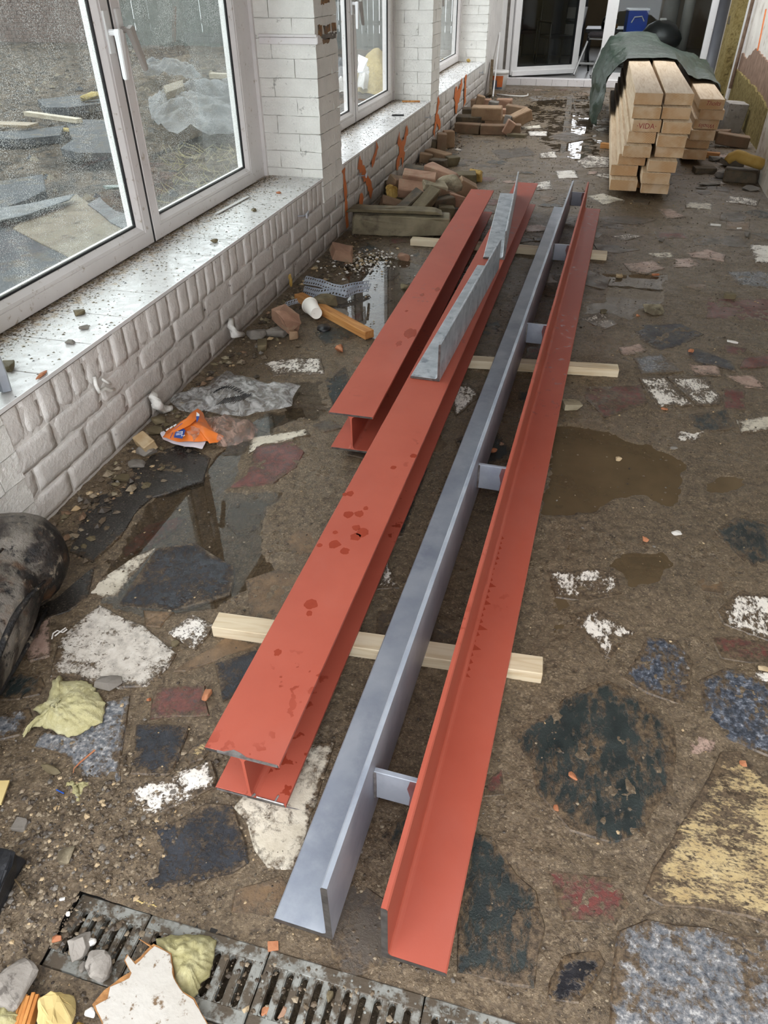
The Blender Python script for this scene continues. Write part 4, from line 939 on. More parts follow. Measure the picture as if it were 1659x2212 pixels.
plank('support_batten', 'batten under the front ends of the timber stack', 'batten', (1.86, 7.05), (2.30, 7.02), .06, .049, M['offcut'], 0, 'battens under the timber')

# tarpaulin over the back of the stack
def tarp():
    # cross sections (x, z) from the wet-floor side to the wall side, at several depths
    secs = [
        (9.30, [(1.675, .06), (1.672, .20), (1.690, .36), (1.735, .55), (1.80, .70), (1.868, .752), (2.00, .757), (2.12, .753), (2.25, .757), (2.372, .752), (2.44, .70), (2.50, .64), (2.60, .60), (2.72, .595), (2.80, .575), (2.85, .50)]),
        (9.75, [(1.60, .08), (1.60, .22), (1.63, .40), (1.68, .58), (1.76, .72), (1.868, .775), (2.00, .785), (2.12, .780), (2.25, .775), (2.38, .760), (2.45, .70), (2.52, .64), (2.62, .61), (2.74, .60), (2.84, .56), (2.90, .45)]),
        (10.4, [(1.56, .15), (1.56, .30), (1.57, .48), (1.61, .64), (1.70, .78), (1.86, .83), (2.00, .835), (2.12, .83), (2.24, .80), (2.40, .75), (2.50, .70), (2.60, .66), (2.70, .62), (2.80, .58), (2.90, .50), (2.96, .38)]),
        (11.0, [(1.55, .22), (1.54, .38), (1.56, .55), (1.60, .70), (1.68, .82), (1.78, .875), (1.95, .885), (2.10, .882), (2.20, .865), (2.32, .73), (2.48, .69), (2.62, .67), (2.74, .64), (2.86, .55), (2.97, .42), (3.02, .28)]),
        (11.5, [(1.56, .10), (1.56, .28), (1.57, .45), (1.60, .60), (1.66, .72), (1.76, .80), (1.95, .81), (2.10, .81), (2.22, .79), (2.36, .73), (2.50, .68), (2.64, .64), (2.76, .60), (2.88, .50), (2.98, .36), (3.02, .2)]),
        (11.75, [(1.60, .06), (1.60, .15), (1.62, .25), (1.64, .36), (1.70, .46), (1.78, .52), (1.95, .54), (2.10, .54), (2.24, .52), (2.38, .5), (2.52, .47), (2.66, .44), (2.78, .40), (2.90, .32), (2.98, .2), (3.02, .08)])]
    U, V = 75, 64; ys = [s[0] for s in secs]; vs = []
    for j in range(V + 1):
        y = ys[0] + (ys[-1] - ys[0]) * j / V; k = max(i for i in range(len(ys)) if ys[i] <= y + 1e-9); k = min(k, len(ys) - 2); t = (y - ys[k]) / (ys[k + 1] - ys[k]); t = t * t * (3 - 2 * t)
        for i in range(U + 1):
            q = i / U * 15; a = min(int(q), 14); f = q - a
            P = [(secs[kk][1][a][0] * (1 - f) + secs[kk][1][a + 1][0] * f, secs[kk][1][a][1] * (1 - f) + secs[kk][1][a + 1][1] * f) for kk in (k, k + 1)]
            x = P[0][0] * (1 - t) + P[1][0] * t; z = P[0][1] * (1 - t) + P[1][1] * t
            side = 1 if (i < U * .34 or i > U * .64) else .25
            w = mnoise.noise(Vector((x * 5, y * 2.4, z * 5))) * .035 + mnoise.noise(Vector((x * 13, y * 8, z * 13))) * .020 + mnoise.noise(Vector((x * 30, y * 19, z * 30))) * .008
            fold = .018 * abs(math.sin(i * .55 + y * 3)) * (1 if i < U * .3 else .3)
            hem = (math.sin(i * .21) * .06 + math.sin(i * .5 + 1) * .03 + (.25 if i < 8 else 0) * (1 - i / 8)) * max(0, 1 - j / 10)
            hem -= .35 * max(0, (i - U * .62) / (U * .38)) * max(0, 1 - j / 16)
            nx = -1 if i < U * .34 else (1 if i > U * .8 else 0)
            vs.append((x + nx * (w * side + fold * .6) * (1 if nx else 0), y + hem, z + (abs(w) * .8 * (.35 if side < 1 else 1)) + (.004 if side < 1 else 0)))
    fs = [(j * (U + 1) + i, j * (U + 1) + i + 1, (j + 1) * (U + 1) + i + 1, (j + 1) * (U + 1) + i) for j in range(V) for i in range(U)]
    m = MB(); m.add(vs, fs); o = m.build('tarpaulin', M['tarp'], smooth=True)
    sm = o.modifiers.new('thickness', 'SOLIDIFY'); sm.thickness = .003; sm.offset = 1
    return tag(o, 'crumpled dark green tarpaulin thrown over the back of the timber stack', 'tarpaulin')
tarp()

# ------------------------------------------------------------------ rubble
def hull_mesh(pts, bevel=.004, name='rubble'):
    bm = bmesh.new()
    for p in pts: bm.verts.new(p)
    r = bmesh.ops.convex_hull(bm, input=bm.verts)
    bmesh.ops.delete(bm, geom=[g for g in r['geom_interior'] if isinstance(g, bmesh.types.BMVert)], context='VERTS')
    bmesh.ops.dissolve_limit(bm, angle_limit=.12, verts=bm.verts, edges=bm.edges)
    bmesh.ops.bevel(bm, geom=bm.edges[:], offset=bevel, segments=1, affect='EDGES', clamp_overlap=True)
    bmesh.ops.recalc_face_normals(bm, faces=bm.faces)
    me = bpy.data.meshes.new(name); bm.to_mesh(me); bm.free(); return me
def rock_pts(sx, sy, sz, r, n=18):
    out = []
    for _ in range(n):
        v = Vector((r.gauss(0, 1), r.gauss(0, 1), r.gauss(0, 1))).normalized(); q = max(abs(v.x), abs(v.y), abs(v.z)); v = v.lerp(v / q, .45) * r.uniform(.82, 1)
        out.append((v.x * sx / 2, v.y * sy / 2, v.z * sz / 2))
    return out
def brick_pts(sx, sy, sz, r, broken=0):
    out = []
    for x in (-1, 1):
        for y in (-1, 1):
            for z in (-1, 1):
                if broken and x > 0 and r.random() < broken:
                    for _ in range(2): out.append((sx / 2 * r.uniform(.3, .95), y * sy / 2 * r.uniform(.5, 1), z * sz / 2 * r.uniform(.5, 1)))
                else: out.append((x * sx / 2 * r.uniform(.94, 1), y * sy / 2 * r.uniform(.94, 1), z * sz / 2 * r.uniform(.94, 1)))
    return out
def rough(me, amt, sc, seed=0, cuts=1):
    bm = bmesh.new(); bm.from_mesh(me)
    bmesh.ops.triangulate(bm, faces=bm.faces[:]); 
    for _ in range(cuts): bmesh.ops.subdivide_edges(bm, edges=[e for e in bm.edges if e.calc_length() > .012], cuts=1)
    bm.normal_update()
    for v in bm.verts: v.co += v.normal * amt * (mnoise.noise(v.co * sc + Vector((seed, seed, 0))) + .5 * mnoise.noise(v.co * sc * 2.7))
    bm.to_mesh(me); bm.free(); return me
_seed = [100]
def chunk(name, label, cat, px, size, mat, kind='rock', rot=(0, 0, 0), zb=0.0, group=None, world=None, broken=.3, rg=None, sink=.003, bev=None):
    _seed[0] += 1; r = random.Random(_seed[0])
    me = hull_mesh(rock_pts(*size, r) if kind == 'rock' else brick_pts(*size, r, broken), bev or min(size) * .07, name)
    if rg is None: rg = min(size) * .035
    if rg: rough(me, rg * (1.5 if kind == 'rock' and min(size) > .04 else 1), 1.9 / max(.02, min(size)), _seed[0], 2 if min(size) > .04 and max(size) < .3 else 1)
    R = Euler(rot).to_matrix(); mn = min((R @ v.co).z for v in me.vertices); mx = max((R @ v.co).z for v in me.vertices)
    if world: x, y = world
    else:
        p = PZ(px[0], px[1], zb + (mx - mn) / 2); x, y = p.x, p.y
    if mat: me.materials.append(M[mat])
    ob = link(bpy.data.objects.new(name, me), None, (x, y, zb - mn - sink), rot)
    return tag(ob, label, cat, group)
# heap of demolished bricks by the wall
GP = 'broken bricks in the near rubble heap'
sl = thing('stone_slab', 'long mossy broken stone coping lying across the floor by the wall', 'slab', (.405, 5.20, 0), (0, 0, .13))
me = hull_mesh([(-.36, -.06, 0), (-.33, -.075, .14), (-.37, .06, .15), (-.36, .08, 0), (.36, -.07, .02), (.36, .06, 0), (.35, -.075, .13), (.34, .07, .14), (.0, -.08, .0), (.1, -.085, .145)], .006, 'slab_body'); rough(me, .010, 14, 3, 3); mesh_obj('slab_body', me, M['slab'], sl)
me = hull_mesh([(-.40, -.05, .15), (.30, -.06, .15), (.28, .08, .15), (-.38, .08, .15), (-.38, -.05, .172), (.24, -.05, .170), (.22, .06, .172), (-.36, .07, .175)], .004, 'mortar_crust'); rough(me, .008, 20, 5, 2); mesh_obj('mortar_crust', me, M['stone_olive'], sl)
sl.location.z = .006
HEAP = [  # label, pixel, size, material, kind, rotation, base height
    ('red-brown broken brick behind the coping, next to the white wall', (845, 440), (.17, .10, .09), 'brick', 'brick', (.5, .3, .4), .02),
    ('long dark brick tilted on the heap just behind the coping', (888, 437), (.26, .10, .085), 'brick_dark', 'brick', (.1, -.45, 1.0), .02),
    ('grey dirty brick lying slanted behind the middle of the coping', (921, 436), (.27, .11, .085), 'stone_olive', 'brick', (.2, -.45, 1.1), .02),
    ('dark block at the end of the coping beside the red beam', (955, 437), (.18, .14, .09), 'brick_dark', 'brick', (.1, -.1, .6), .03),
    ('small dark block under the dark block by the beam', (963, 455), (.13, .12, .08), 'stone_olive', 'brick', (0, .1, .3), 0),
    ('salmon brick half peeping over the red beam edge', (982, 430), (.14, .10, .09), 'brick_salmon', 'brick', (.1, .3, .6), .02),
    ('reddish brick leaning at the back of the heap by the wall', (863, 393), (.20, .10, .09), 'brick', 'brick', (.4, .2, 1.0), .10),
    ('salmon brick lying flat on top of the heap', (906, 385), (.27, .12, .085), 'brick_salmon', 'brick', (.25, .12, .12), .16),
    ('orange-red broken brick below the flat salmon one', (889, 407), (.22, .12, .09), 'brick_salmon', 'brick', (.55, .1, .2), .10),
    ('beige mortar-covered brick in the middle of the heap', (937, 406), (.20, .12, .09), 'mortar', 'brick', (.2, .2, .5), .10),
    ('pale lump of crumbling mortar on top of the heap', (972, 396), (.24, .18, .15), 'mortar', 'rock', (.1, .1, .4), .10),
    ('tan split brick standing at the end of the heap by the beam', (1004, 408), (.16, .09, .14), 'brick_tan', 'brick', (.3, .5, .5), .02),
    ('long salmon brick along the far top of the heap', (957, 374), (.34, .12, .085), 'brick_salmon', 'brick', (.1, .10, -.5), .15),
    ('dark brick at the back of the heap against the wall', (905, 373), (.26, .12, .09), 'brick_dark', 'brick', (.1, .1, .1), .12),
    ('greenish dark brick at the far foot of the heap beside yellow foam', (1000, 385), (.25, .12, .10), 'stone_olive', 'brick', (.1, 0, .4), .0),
    ('small dark wedge between the slanted bricks of the heap', (868, 430), (.12, .09, .07), 'stone_olive', 'rock', (.3, .2, .1), .03),
    ('brown brick buried low in the heap below the mortar lump', (962, 418), (.22, .11, .09), 'brick', 'brick', (.2, .3, .9), .04),
    ('grey stone low in the heap beside the tan split brick', (990, 416), (.14, .12, .09), 'stone_grey', 'rock', (0, .2, .4), .0),
    ('brown brick low in the heap under the yellow foam by the wall', (850, 402), (.2, .12, .10), 'brick_dark', 'brick', (0, .1, .9), .0),
    ('dirty brick under the back of the heap', (930, 392), (.26, .14, .12), 'brick_dark', 'brick', (0, .0, .3), .0),
    ('dirty brick under the long salmon brick', (960, 386), (.26, .14, .14), 'brick_dark', 'brick', (0, .0, -.4), .0),
    ('dirty brick under the flat salmon brick', (900, 398), (.26, .14, .10), 'brick_dark', 'brick', (0, .0, .2), .0),
]
for lb, px, sz, mt, kd, rt, zb in HEAP: chunk('broken_brick', lb, 'brick', px, sz, mt, kd, rt, zb, GP)
chunk('foam_lump', 'yellow foam lump wedged in the heap next to the wall', 'foam', (846, 413), (.12, .09, .13), 'foam', 'rock', (.2, .1, .3), .08, rg=.012)
chunk('foam_lump', 'yellow foam piece at the far foot of the near heap', 'foam', (1029, 378), (.13, .10, .085), 'foam', 'brick', (.1, .1, .1), 0, rg=.01)
GM = 'bricks along the wall between the heaps'
for lb, px, sz, mt, rt, zb in [
    ('upright brick standing by the wall between the two heaps', (953, 312), (.10, .11, .22), 'brick', (0, .05, .3), 0),
    ('upright brick behind the standing one, close to the wall', (969, 300), (.11, .10, .17), 'brick_tan', (0, -.06, .5), 0),
    ('flat brick pointing into the room in front of the upright ones', (946, 336), (.27, .13, .085), 'brick_tan', (0, .08, -.45), .0),
    ('small tan brick stub beside the flat pointing brick', (978, 347), (.12, .12, .085), 'stone_olive', (0, 0, .5), 0),
    ('grey-tan brick bit behind the flat pointing brick, at the wall', (920, 340), (.13, .12, .085), 'brick_tan', (0, .1, .2), 0),
    ('dark brick bit below the flat pointing brick', (946, 353), (.16, .12, .08), 'brick_dark', (0, 0, -.2), 0),
    ('thin brick slip standing against the wall', (936, 320), (.05, .10, .15), 'brick_dark', (.1, .1, .2), 0)]:
    chunk('loose_brick', lb, 'brick', px, sz, mt, 'brick', rt, zb, GM, broken=.15)
GF = 'bricks in the far rubble heap'
for lb, px, sz, mt, rt, zb in [
    ('whole brown brick at the near wall side of the far heap', (1011, 276), (.30, .13, .105), 'brick', (0, 0, -.10), 0),
    ('whole brown brick at the near front of the far heap', (1066, 279), (.31, .13, .105), 'brick', (0, 0, .12), 0),
    ('dark mossy brick behind the near brown bricks of the far heap', (1013, 259), (.30, .14, .10), 'brick_dark', (.1, 0, .05), .06),
    ('large tan brick lying on top of the far heap', (1052, 243), (.36, .12, .14), 'brick_tan', (.15, 0, 0), .12),
    ('long brick with pale top in the middle of the far heap', (1080, 258), (.36, .13, .10), 'brick_tan', (0, 0, .08), .02),
    ('tan brick tipped up at the room side of the far heap', (1126, 253), (.24, .15, .13), 'brick_tan', (.1, -.35, .5), .02),
    ('brown brick behind the tipped one in the far heap', (1115, 238), (.28, .13, .11), 'brick', (0, .1, -.1), .0),
    ('slim brick piece leaning at the front of the far heap', (1099, 275), (.10, .11, .15), 'brick_salmon', (0, .5, .2), 0),
    ('small brown brick stub at the front of the far heap', (1113, 279), (.13, .12, .11), 'brick', (0, 0, .1), 0),
    ('flat dark slate bit in front of the far heap', (1116, 292), (.22, .09, .035), 'stone_olive', (0, 0, -.2), 0),
    ('orange brick at the far edge of the heap towards the door', (1089, 225), (.21, .13, .14), 'brick_salmon', (0, 0, 0), .0),
    ('small pinkish brick end beside the large tan brick', (1082, 243), (.12, .12, .09), 'brick_salmon', (0, 0, .1), .08),
    ('brick leaning upright against the wall at the far heap', (1035, 224), (.11, .12, .20), 'brick_tan', (0, .25, .2), .02),
    ('brown brick by the wall behind the leaning brick', (1023, 226), (.15, .13, .14), 'brick', (0, 0, .3), 0),
    ('reddish brick behind the large tan brick, by the wall', (1047, 222), (.17, .12, .10), 'brick_salmon', (0, 0, 0), .04),
    ('grey stone on the far heap behind the large tan brick', (1066, 228), (.13, .12, .11), 'stone_grey', (0, .1, 0), .06),
    ('dark brick in the shade of the far heap by the wall', (1008, 244), (.28, .14, .13), 'brick_dark', (0, 0, .1), .0),
    ('dark brick buried in the middle of the far heap', (1050, 255), (.34, .2, .12), 'brick_dark', (0, 0, .1), .0),
    ('grey mortar-covered brick at the room side of the far heap', (1106, 262), (.16, .14, .12), 'stone_grey', (0, .2, .7), .0)]:
    chunk('loose_brick', lb, 'brick', px, sz, mt, 'brick', rt, zb, GF, broken=.12)
# stones near the wall and about the floor
for nm, lb, px, sz, mt, kd, rt, zb in [
    ('brick_shard', 'orange-brown brick shard by the wall in front of the coping', (740, 545), (.15, .11, .07), 'brick_salmon', 'brick', (.3, .3, .6), 0),
    ('brick_shard', 'small brick bit with a pale tip in the window-reflecting puddle', (872, 555), (.10, .09, .06), 'brick_salmon', 'rock', (.1, .2, .4), -.01),
    ('stone', 'little dark stone in the puddle below the pale-tipped brick bit', (875, 617), (.07, .06, .04), 'stone_olive', 'rock', (0, 0, .4), -.01),
    ('brick_chunk', 'large salmon brick chunk standing between the wall and the paper cup', (617, 690), (.17, .12, .17), 'brick_salmon', 'rock', (.1, .1, .3), .02),
    ('stone', 'grey stone under the large salmon chunk', (600, 715), (.17, .12, .06), 'stone_grey', 'rock', (0, 0, .2), 0),
    ('stone', 'small tan stub of brick in front of the large salmon chunk', (635, 722), (.05, .04, .05), 'brick_tan', 'brick', (0, 0, .3), 0),
    ('stone', 'olive stone on the perforated strip behind the wood offcut', (703, 650), (.17, .11, .08), 'stone_olive', 'rock', (0, .1, .4), .01),
    ('stone', 'flat grey stone in the water behind the wood offcut', (725, 675), (.18, .12, .03), 'stone_grey', 'rock', (0, 0, .2), -.005),
    ('stone', 'olive wedge of brick on the dirt close to the wall', (567, 745), (.05, .09, .04), 'stone_olive', 'brick', (0, 0, .4), 0),
    ('stone', 'dark grey stone by the wall below the large salmon chunk', (553, 722), (.12, .10, .06), 'stone_grey', 'rock', (0, 0, .1), 0),
    ('brick_chip', 'round orange brick chip on the paving below the wood offcut', (733, 752), (.055, .05, .045), 'orange', 'rock', (0, 0, 0), 0),
    ('stone', 'beige flat stone at the wall below the orange bag', (313, 955), (.085, .055, .05), 'beige_chip', 'brick', (.3, .2, -.5), .01),
    ('stone', 'grey stone under the beige flat stone by the wall', (315, 972), (.10, .07, .045), 'stone_grey', 'rock', (0, 0, .1), 0),
    ('stone', 'dark flat grey stone farther down the wall from the orange bag', (294, 1000), (.085, .06, .035), 'stone_grey', 'rock', (0, .1, .4), 0),
    ('stone', 'muddy stone behind the orange bag, by the wall', (335, 930), (.09, .06, .04), 'stone_olive', 'rock', (0, .1, .2), 0),
    ('stone', 'muddy stone by the wall under the wall hook', (345, 907), (.08, .06, .04), 'stone_olive', 'rock', (0, .1, .2), 0),
    ('stone', 'thin dark stone by the wall near the charred log', (262, 1032), (.09, .05, .03), 'stone_olive', 'rock', (0, .1, .7), 0),
    ('brick_chip', 'orange chip on the red stone beside the long I-beam', (447, 1500), (.030, .046, .02), 'orange', 'rock', (0, 0, .2), .004),
    ('brick_chip', 'tiny orange chip beside the red stone', (321, 1510), (.014, .018, .010), 'orange', 'rock', (0, 0, .2), .003),
    ('stone', 'smooth flat grey stone on the big pale paving stone', (232, 1475), (.085, .055, .035), 'stone_grey', 'rock', (0, 0, .35), .005),
    ('stone', 'small olive stone between two white paving pieces', (378, 1388), (.028, .025, .02), 'stone_olive', 'rock', (0, 0, .3), .003),
    ('stone', 'small dark pebble on the long white paving stone', (373, 1709), (.018, .014, .01), 'stone_grey', 'rock', (0, 0, .4), .008),
    ('stone', 'brown stone with orange spot on the grit above the drain', (146, 1847), (.052, .045, .026), 'mortar', 'rock', (0, 0, .5), .02),
    ('stone', 'square grey stone on the grit heap', (45, 1780), (.035, .03, .012), 'stone_grey', 'brick', (0, 0, .1), .012),
    ('stone', 'long dark stone in the grit above the brown stone', (112, 1660), (.075, .025, .02), 'stone_olive', 'rock', (0, 0, -.1), .003),
    ('concrete_lump', 'pale grey concrete lump beside the end of the drain', (167, 2040), (.052, .062, .045), 'concrete', 'rock', (.1, 0, .3), .018),
    ('concrete_lump', 'brown-grey concrete lump against the first drain slot', (214, 2082), (.055, .068, .045), 'concrete', 'rock', (.1, 0, .7), .015),
    ('concrete_lump', 'large rough concrete piece at the picture corner below the charred wood', (22, 2135), (.085, .115, .05), 'concrete', 'rock', (.1, .1, -.2), .02),
    ('brick_chip', 'orange-red brick chip on the grit beside the concrete lumps', (123, 2024), (.022, .022, .016), 'orange', 'rock', (0, 0, .4), .028),
    ('stone', 'small dark stone below the pale concrete lump', (178, 2088), (.016, .022, .016), 'stone_grey', 'rock', (0, 0, .2), .02),
    ('plaster_crumb', 'white plaster crumb between the two concrete lumps', (195, 2034), (.026, .018, .016), 'white_chip', 'rock', (0, 0, .2), .03),
    ('plaster_crumb', 'white crumb at the corner of the white laminated board', (195, 2186), (.025, .02, .008), 'white_chip', 'rock', (0, 0, .2), .014),
    ('plaster_crumb', 'white crumb on the grit above the orange-red chip', (134, 1941), (.014, .010, .008), 'white_chip', 'rock', (0, 0, .3), .024),
    ('plaster_crumb', 'white crumb on the grit just below another white crumb', (146, 1972), (.010, .013, .008), 'white_chip', 'rock', (0, 0, .8), .024),
    ('tile_shard', 'flat orange-beige shard at the drain edge under the grey angle', (590, 2042), (.022, .018, .006), 'orange', 'brick', (0, 0, .4), .004),
    ('brick_chip', 'orange pebble beside the large murky puddle, under the red angle', (1066, 972), (.042, .03, .025), 'orange', 'rock', (0, 0, .2), 0),
    ('brick_chip', 'small pinkish pebble behind the orange one between the angles', (1084, 958), (.022, .02, .02), 'brick_salmon', 'rock', (0, 0, .2), 0),
    ('brick_chip', 'round tan pebble in the dark striped puddle', (1337, 595), (.055, .04, .03), 'beige_chip', 'rock', (0, 0, .2), -.003),
    ('brick_chip', 'brown pebble at the far corner of the dark striped puddle', (1417, 592), (.055, .03, .02), 'orange', 'rock', (0, 0, .2), 0),
    ('stone', 'pale jagged stone with brown streaks beyond the mid batten', (1412, 665), (.13, .13, .045), 'mortar', 'rock', (.1, .1, .3), 0),
    ('stone', 'yellowish stone in the bright patch of puddle by the red angle', (1304, 672), (.06, .05, .025), 'stone_olive', 'rock', (0, 0, .3), 0),
    ('brick_chip', 'orange pebble in front of the pale jagged stone', (1378, 680), (.032, .03, .02), 'orange', 'rock', (0, 0, .2), 0),
    ('stone', 'flat tan stone touching the red angle past the mid batten', (1235, 873), (.085, .06, .03), 'mortar', 'brick', (0, .1, .4), 0),
    ('brick_chip', 'orange flake below the cracked white paving pair', (1436, 882), (.035, .02, .012), 'orange', 'rock', (0, 0, .1), 0),
    ('stone', 'beige pebble standing in the large murky puddle', (1337, 989), (.030, .026, .02), 'beige_chip', 'rock', (0, 0, .2), 0),
    ('stone', 'flat pebble at the edge of the large murky puddle', (1456, 966), (.036, .026, .015), 'stone_grey', 'rock', (0, 0, .2), 0),
    ('brick_chip', 'orange chip between the two murky puddles', (1395, 1163), (.026, .028, .016), 'orange', 'rock', (0, 0, .2), .003),
    ('plaster_crumb', 'white crumb in mud beside the orange chip between murky puddles', (1462, 1150), (.038, .035, .01), 'white_chip', 'rock', (0, 0, .2), 0),
    ('stone', 'greenish square stone bit on the dark red paving', (1577, 638), (.06, .04, .03), 'stone_olive', 'brick', (0, 0, .1), .002),
    ('stone', 'small dark stone near the far right paving tile', (1614, 505), (.05, .05, .045), 'stone_grey', 'rock', (0, 0, .1), 0),
    ('stone', 'small dark pebble in the open floor before the timber', (1430, 517), (.05, .04, .03), 'stone_grey', 'rock', (0, 0, .1), 0),
    ('plaster_stick', 'thin white plaster stick on the floor near the grey paving piece', (1546, 485), (.075, .02, .012), 'white_chip', 'brick', (0, 0, -.1), 0),
    ('plaster_stick', 'thin white plaster stick by the reddish paving pieces', (1583, 737), (.055, .016, .010), 'white_chip', 'brick', (0, 0, -.1), .002),
    ('plaster_stick', 'short white stick near the pale tile at the floor edge', (1598, 493), (.04, .02, .012), 'white_chip', 'brick', (0, 0, .4), 0),
    ('stone', 'brown pebble on the black oval paving stone', (1493, 756), (.032, .025, .02), 'orange', 'rock', (0, 0, .1), .004),
    ('brick_chip', 'orange crumbs pressed in the mud on the big green stone', (1238, 1675), (.03, .018, .008), 'orange', 'rock', (0, 0, -.6), .006),
    ('brick_chip', 'small orange chip below the big green stone', (1202, 1745), (.016, .02, .012), 'orange', 'rock', (0, 0, .1), .002),
    ('brick_chip', 'orange chip on the yellow marble slab', (1607, 1648), (.022, .018, .010), 'orange', 'rock', (0, 0, .1), .008),
    ('brick_chip', 'tan chip next to the white paving corner at the picture edge', (1650, 1443), (.036, .024, .012), 'beige_chip', 'rock', (0, 0, .1), .003),
    ('brick_chip', 'orange chip lodged between the drain bars', (574, 2185), (.018, .024, .016), 'orange', 'rock', (0, 0, .3), -.006),
    ('brick_chip', 'tan chip lodged in a drain slot next to the orange one', (530, 2180), (.014, .024, .016), 'beige_chip', 'rock', (0, 0, -.2), -.006),
    ('brick_chip', 'brown chip lodged in a drain slot under the red angle', (712, 2150), (.014, .024, .016), 'stone_olive', 'rock', (0, 0, -.2), -.005),
    ('brick_chip', 'pinkish chip on the drain beside the orange one', (612, 2190), (.018, .028, .016), 'brick_salmon', 'rock', (0, 0, -.2), -.005),
    ('stone', 'grey chip in the drain slot beside the lettered section', (870, 2175), (.016, .022, .014), 'concrete', 'rock', (0, 0, -.2), -.005),
    ('brick_chip', 'orange flake between the white paving and the tilted board', (700, 1930), (.018, .014, .008), 'orange', 'rock', (0, 0, .4), 0)]:
    chunk(nm, lb, 'stone' if nm not in ('plaster_crumb', 'plaster_stick') else 'plaster', px, sz, mt, kd, rt, zb)
# right hand corner
chunk('concrete_block', 'grey concrete block with crumbly top by the insulated wall', 'block', None, (.22, .22, .30), 'concrete', 'brick', (0, .05, .1), 0, world=(3.17, 9.98), broken=.1, rg=.006, bev=.006)
for lb, w, sz, mt, rt, zb in [
    ('brown brick under the grey concrete block by the wall', (3.02, 9.45), (.21, .12, .10), 'brick', (0, 0, .1), 0),
    ('brown broken brick in front of the concrete block', (3.08, 9.05), (.34, .14, .11), 'brick', (0, .1, -.1), 0),
    ('dark brick lying below the yellow foam by the near plaster wall', (2.98, 7.45), (.30, .16, .11), 'brick_dark', (0, 0, -.1), 0),
    ('muddy brick half hidden beyond the foam-topped brick', (2.70, 7.75), (.2, .12, .05), 'brick_dark', (0, 0, .2), 0),
    ('broken slate piece between foam-topped brick and concrete block', (2.98, 8.1), (.2, .14, .05), 'stone_grey', (0, .1, .3), 0)]:
    chunk('loose_brick', lb, 'brick', None, sz, mt, 'brick', rt, zb, 'bricks in the corner behind the timber', world=w, broken=.2)
for lb, w, sz in [('thin slate lying in front of the foam-topped brick', (2.70, 7.25), (.26, .09, .025)), ('flat slate against the near plaster wall', (3.03, 7.15), (.16, .13, .04)), ('slate leaning by the foam-topped brick', (2.82, 7.55), (.12, .1, .08)), ('dark slate bits beside the short timber column', (2.85, 8.30), (.16, .12, .05)), ('slate flake behind the foam-topped brick', (3.04, 7.75), (.14, .12, .08)), ('muddy flat stone between timber and slate', (2.62, 7.10), (.1, .06, .02))]:
    chunk('slate_piece', lb, 'slate', None, sz, 'stone_grey', 'rock', (0, .05, rng.uniform(-.5, .5)), 0, 'slate pieces in the corner', world=w)
m = MB(); p = [(-.15, 0, 0), (-.13, .01, .035), (-.09, 0, .065), (-.04, 0, .055), (.02, 0, .045), (.08, 0, .040), (.15, 0, .030)]
m.tube(p, [.035, .042, .046, .050, .046, .050, .044], 12); fo = m.build('foam_piece', M['foam'], None, (2.98, 7.45, .135), (0, .12, -.12), smooth=True); rough(fo.data, .006, 30, 2, 0)
tag(fo, 'lumpy yellow foam strip lying on the dark brick by the plaster wall', 'foam')

# ------------------------------------------------------------------ litter by the wall
plank('wood_offcut', 'orange-brown squared wood offcut lying against the paper cup', 'wood', (.125, 3.80), (.675, 3.375), .058, .042, M['offcut'], .002)
def perforated(label, pts, wdir, w, pitch=.019):
    """bent strap with two rows of punched holes"""
    pts = [Vector(p) for p in pts]; seg = [(pts[i + 1] - pts[i]).length for i in range(len(pts) - 1)]; tot = sum(seg); n = int(tot / pitch)
    def at(s):
        for i, L in enumerate(seg):
            if s <= L or i == len(seg) - 1: return pts[i].lerp(pts[i + 1], min(1, s / L))
            s -= L
    wd = Vector(wdir).normalized(); m = MB(); cols = 2; cw = w / cols
    for i in range(n):
        for j in range(cols):
            def Q(a, b):
                p = at((i + a) * pitch); return p + wd * ((j + b) * cw - w / 2) + Vector((0, 0, .006 * mnoise.noise(Vector(p) * 14 + Vector((j + b, 0, 0)))))
            out = [Q(a, b) for a, b in ((0, 0), (.5, 0), (1, 0), (1, .5), (1, 1), (.5, 1), (0, 1), (0, .5))]
            hole = [Q(.5 + .31 * math.cos(t), .5 + .25 * math.sin(t)) for t in [math.pi * 1.25 + k * math.pi / 4 for k in range(8)]]
            m.add(out + hole, [(k, (k + 1) % 8, 8 + (k + 1) % 8, 8 + k) for k in range(8)])
    o = m.build('perforated_strap', M['galv'], None); sm = o.modifiers.new('thickness', 'SOLIDIFY'); sm.thickness = .0015
    return tag(o, label, 'metal strap', 'perforated metal straps')
def w3(u, v, z): p = PZ(u, v, z); return (p.x, p.y, p.z)
perforated('upper bent perforated strap reaching over the puddle', [w3(658, 604, .045), w3(690, 612, .05), w3(735, 625, .045), w3(760, 618, .05), w3(800, 613, .035)], (.15, .75, .6), .052)
perforated('crumpled perforated strap folded below the upper one', [w3(656, 627, .02), w3(690, 634, .04), w3(722, 629, .045), w3(748, 634, .03), w3(772, 624, .03), w3(802, 621, .02)], (.1, .7, .65), .056)
perforated('perforated strap end poking out under the wood offcut', [w3(612, 660, .012), w3(650, 648, .015), w3(700, 640, .012)], (.3, .9, .4), .055)
cu = thing('paper_cup', 'white paper cup lying on its side against the wood offcut', 'cup', (.305, 3.565, .004), (0, 0, 0))
ax = Vector((.085, -.115, .0)).normalized(); Mc = Matrix.Translation((-.045, .055, .046)) @ ax.to_track_quat('Z', 'X').to_matrix().to_4x4()
MB().lathe([(.0435, 0), (.0315, .125), (.0300, .125), (.0420, .002)], 36, Mc).build('cup_wall', M['cup'], cu, smooth=True)
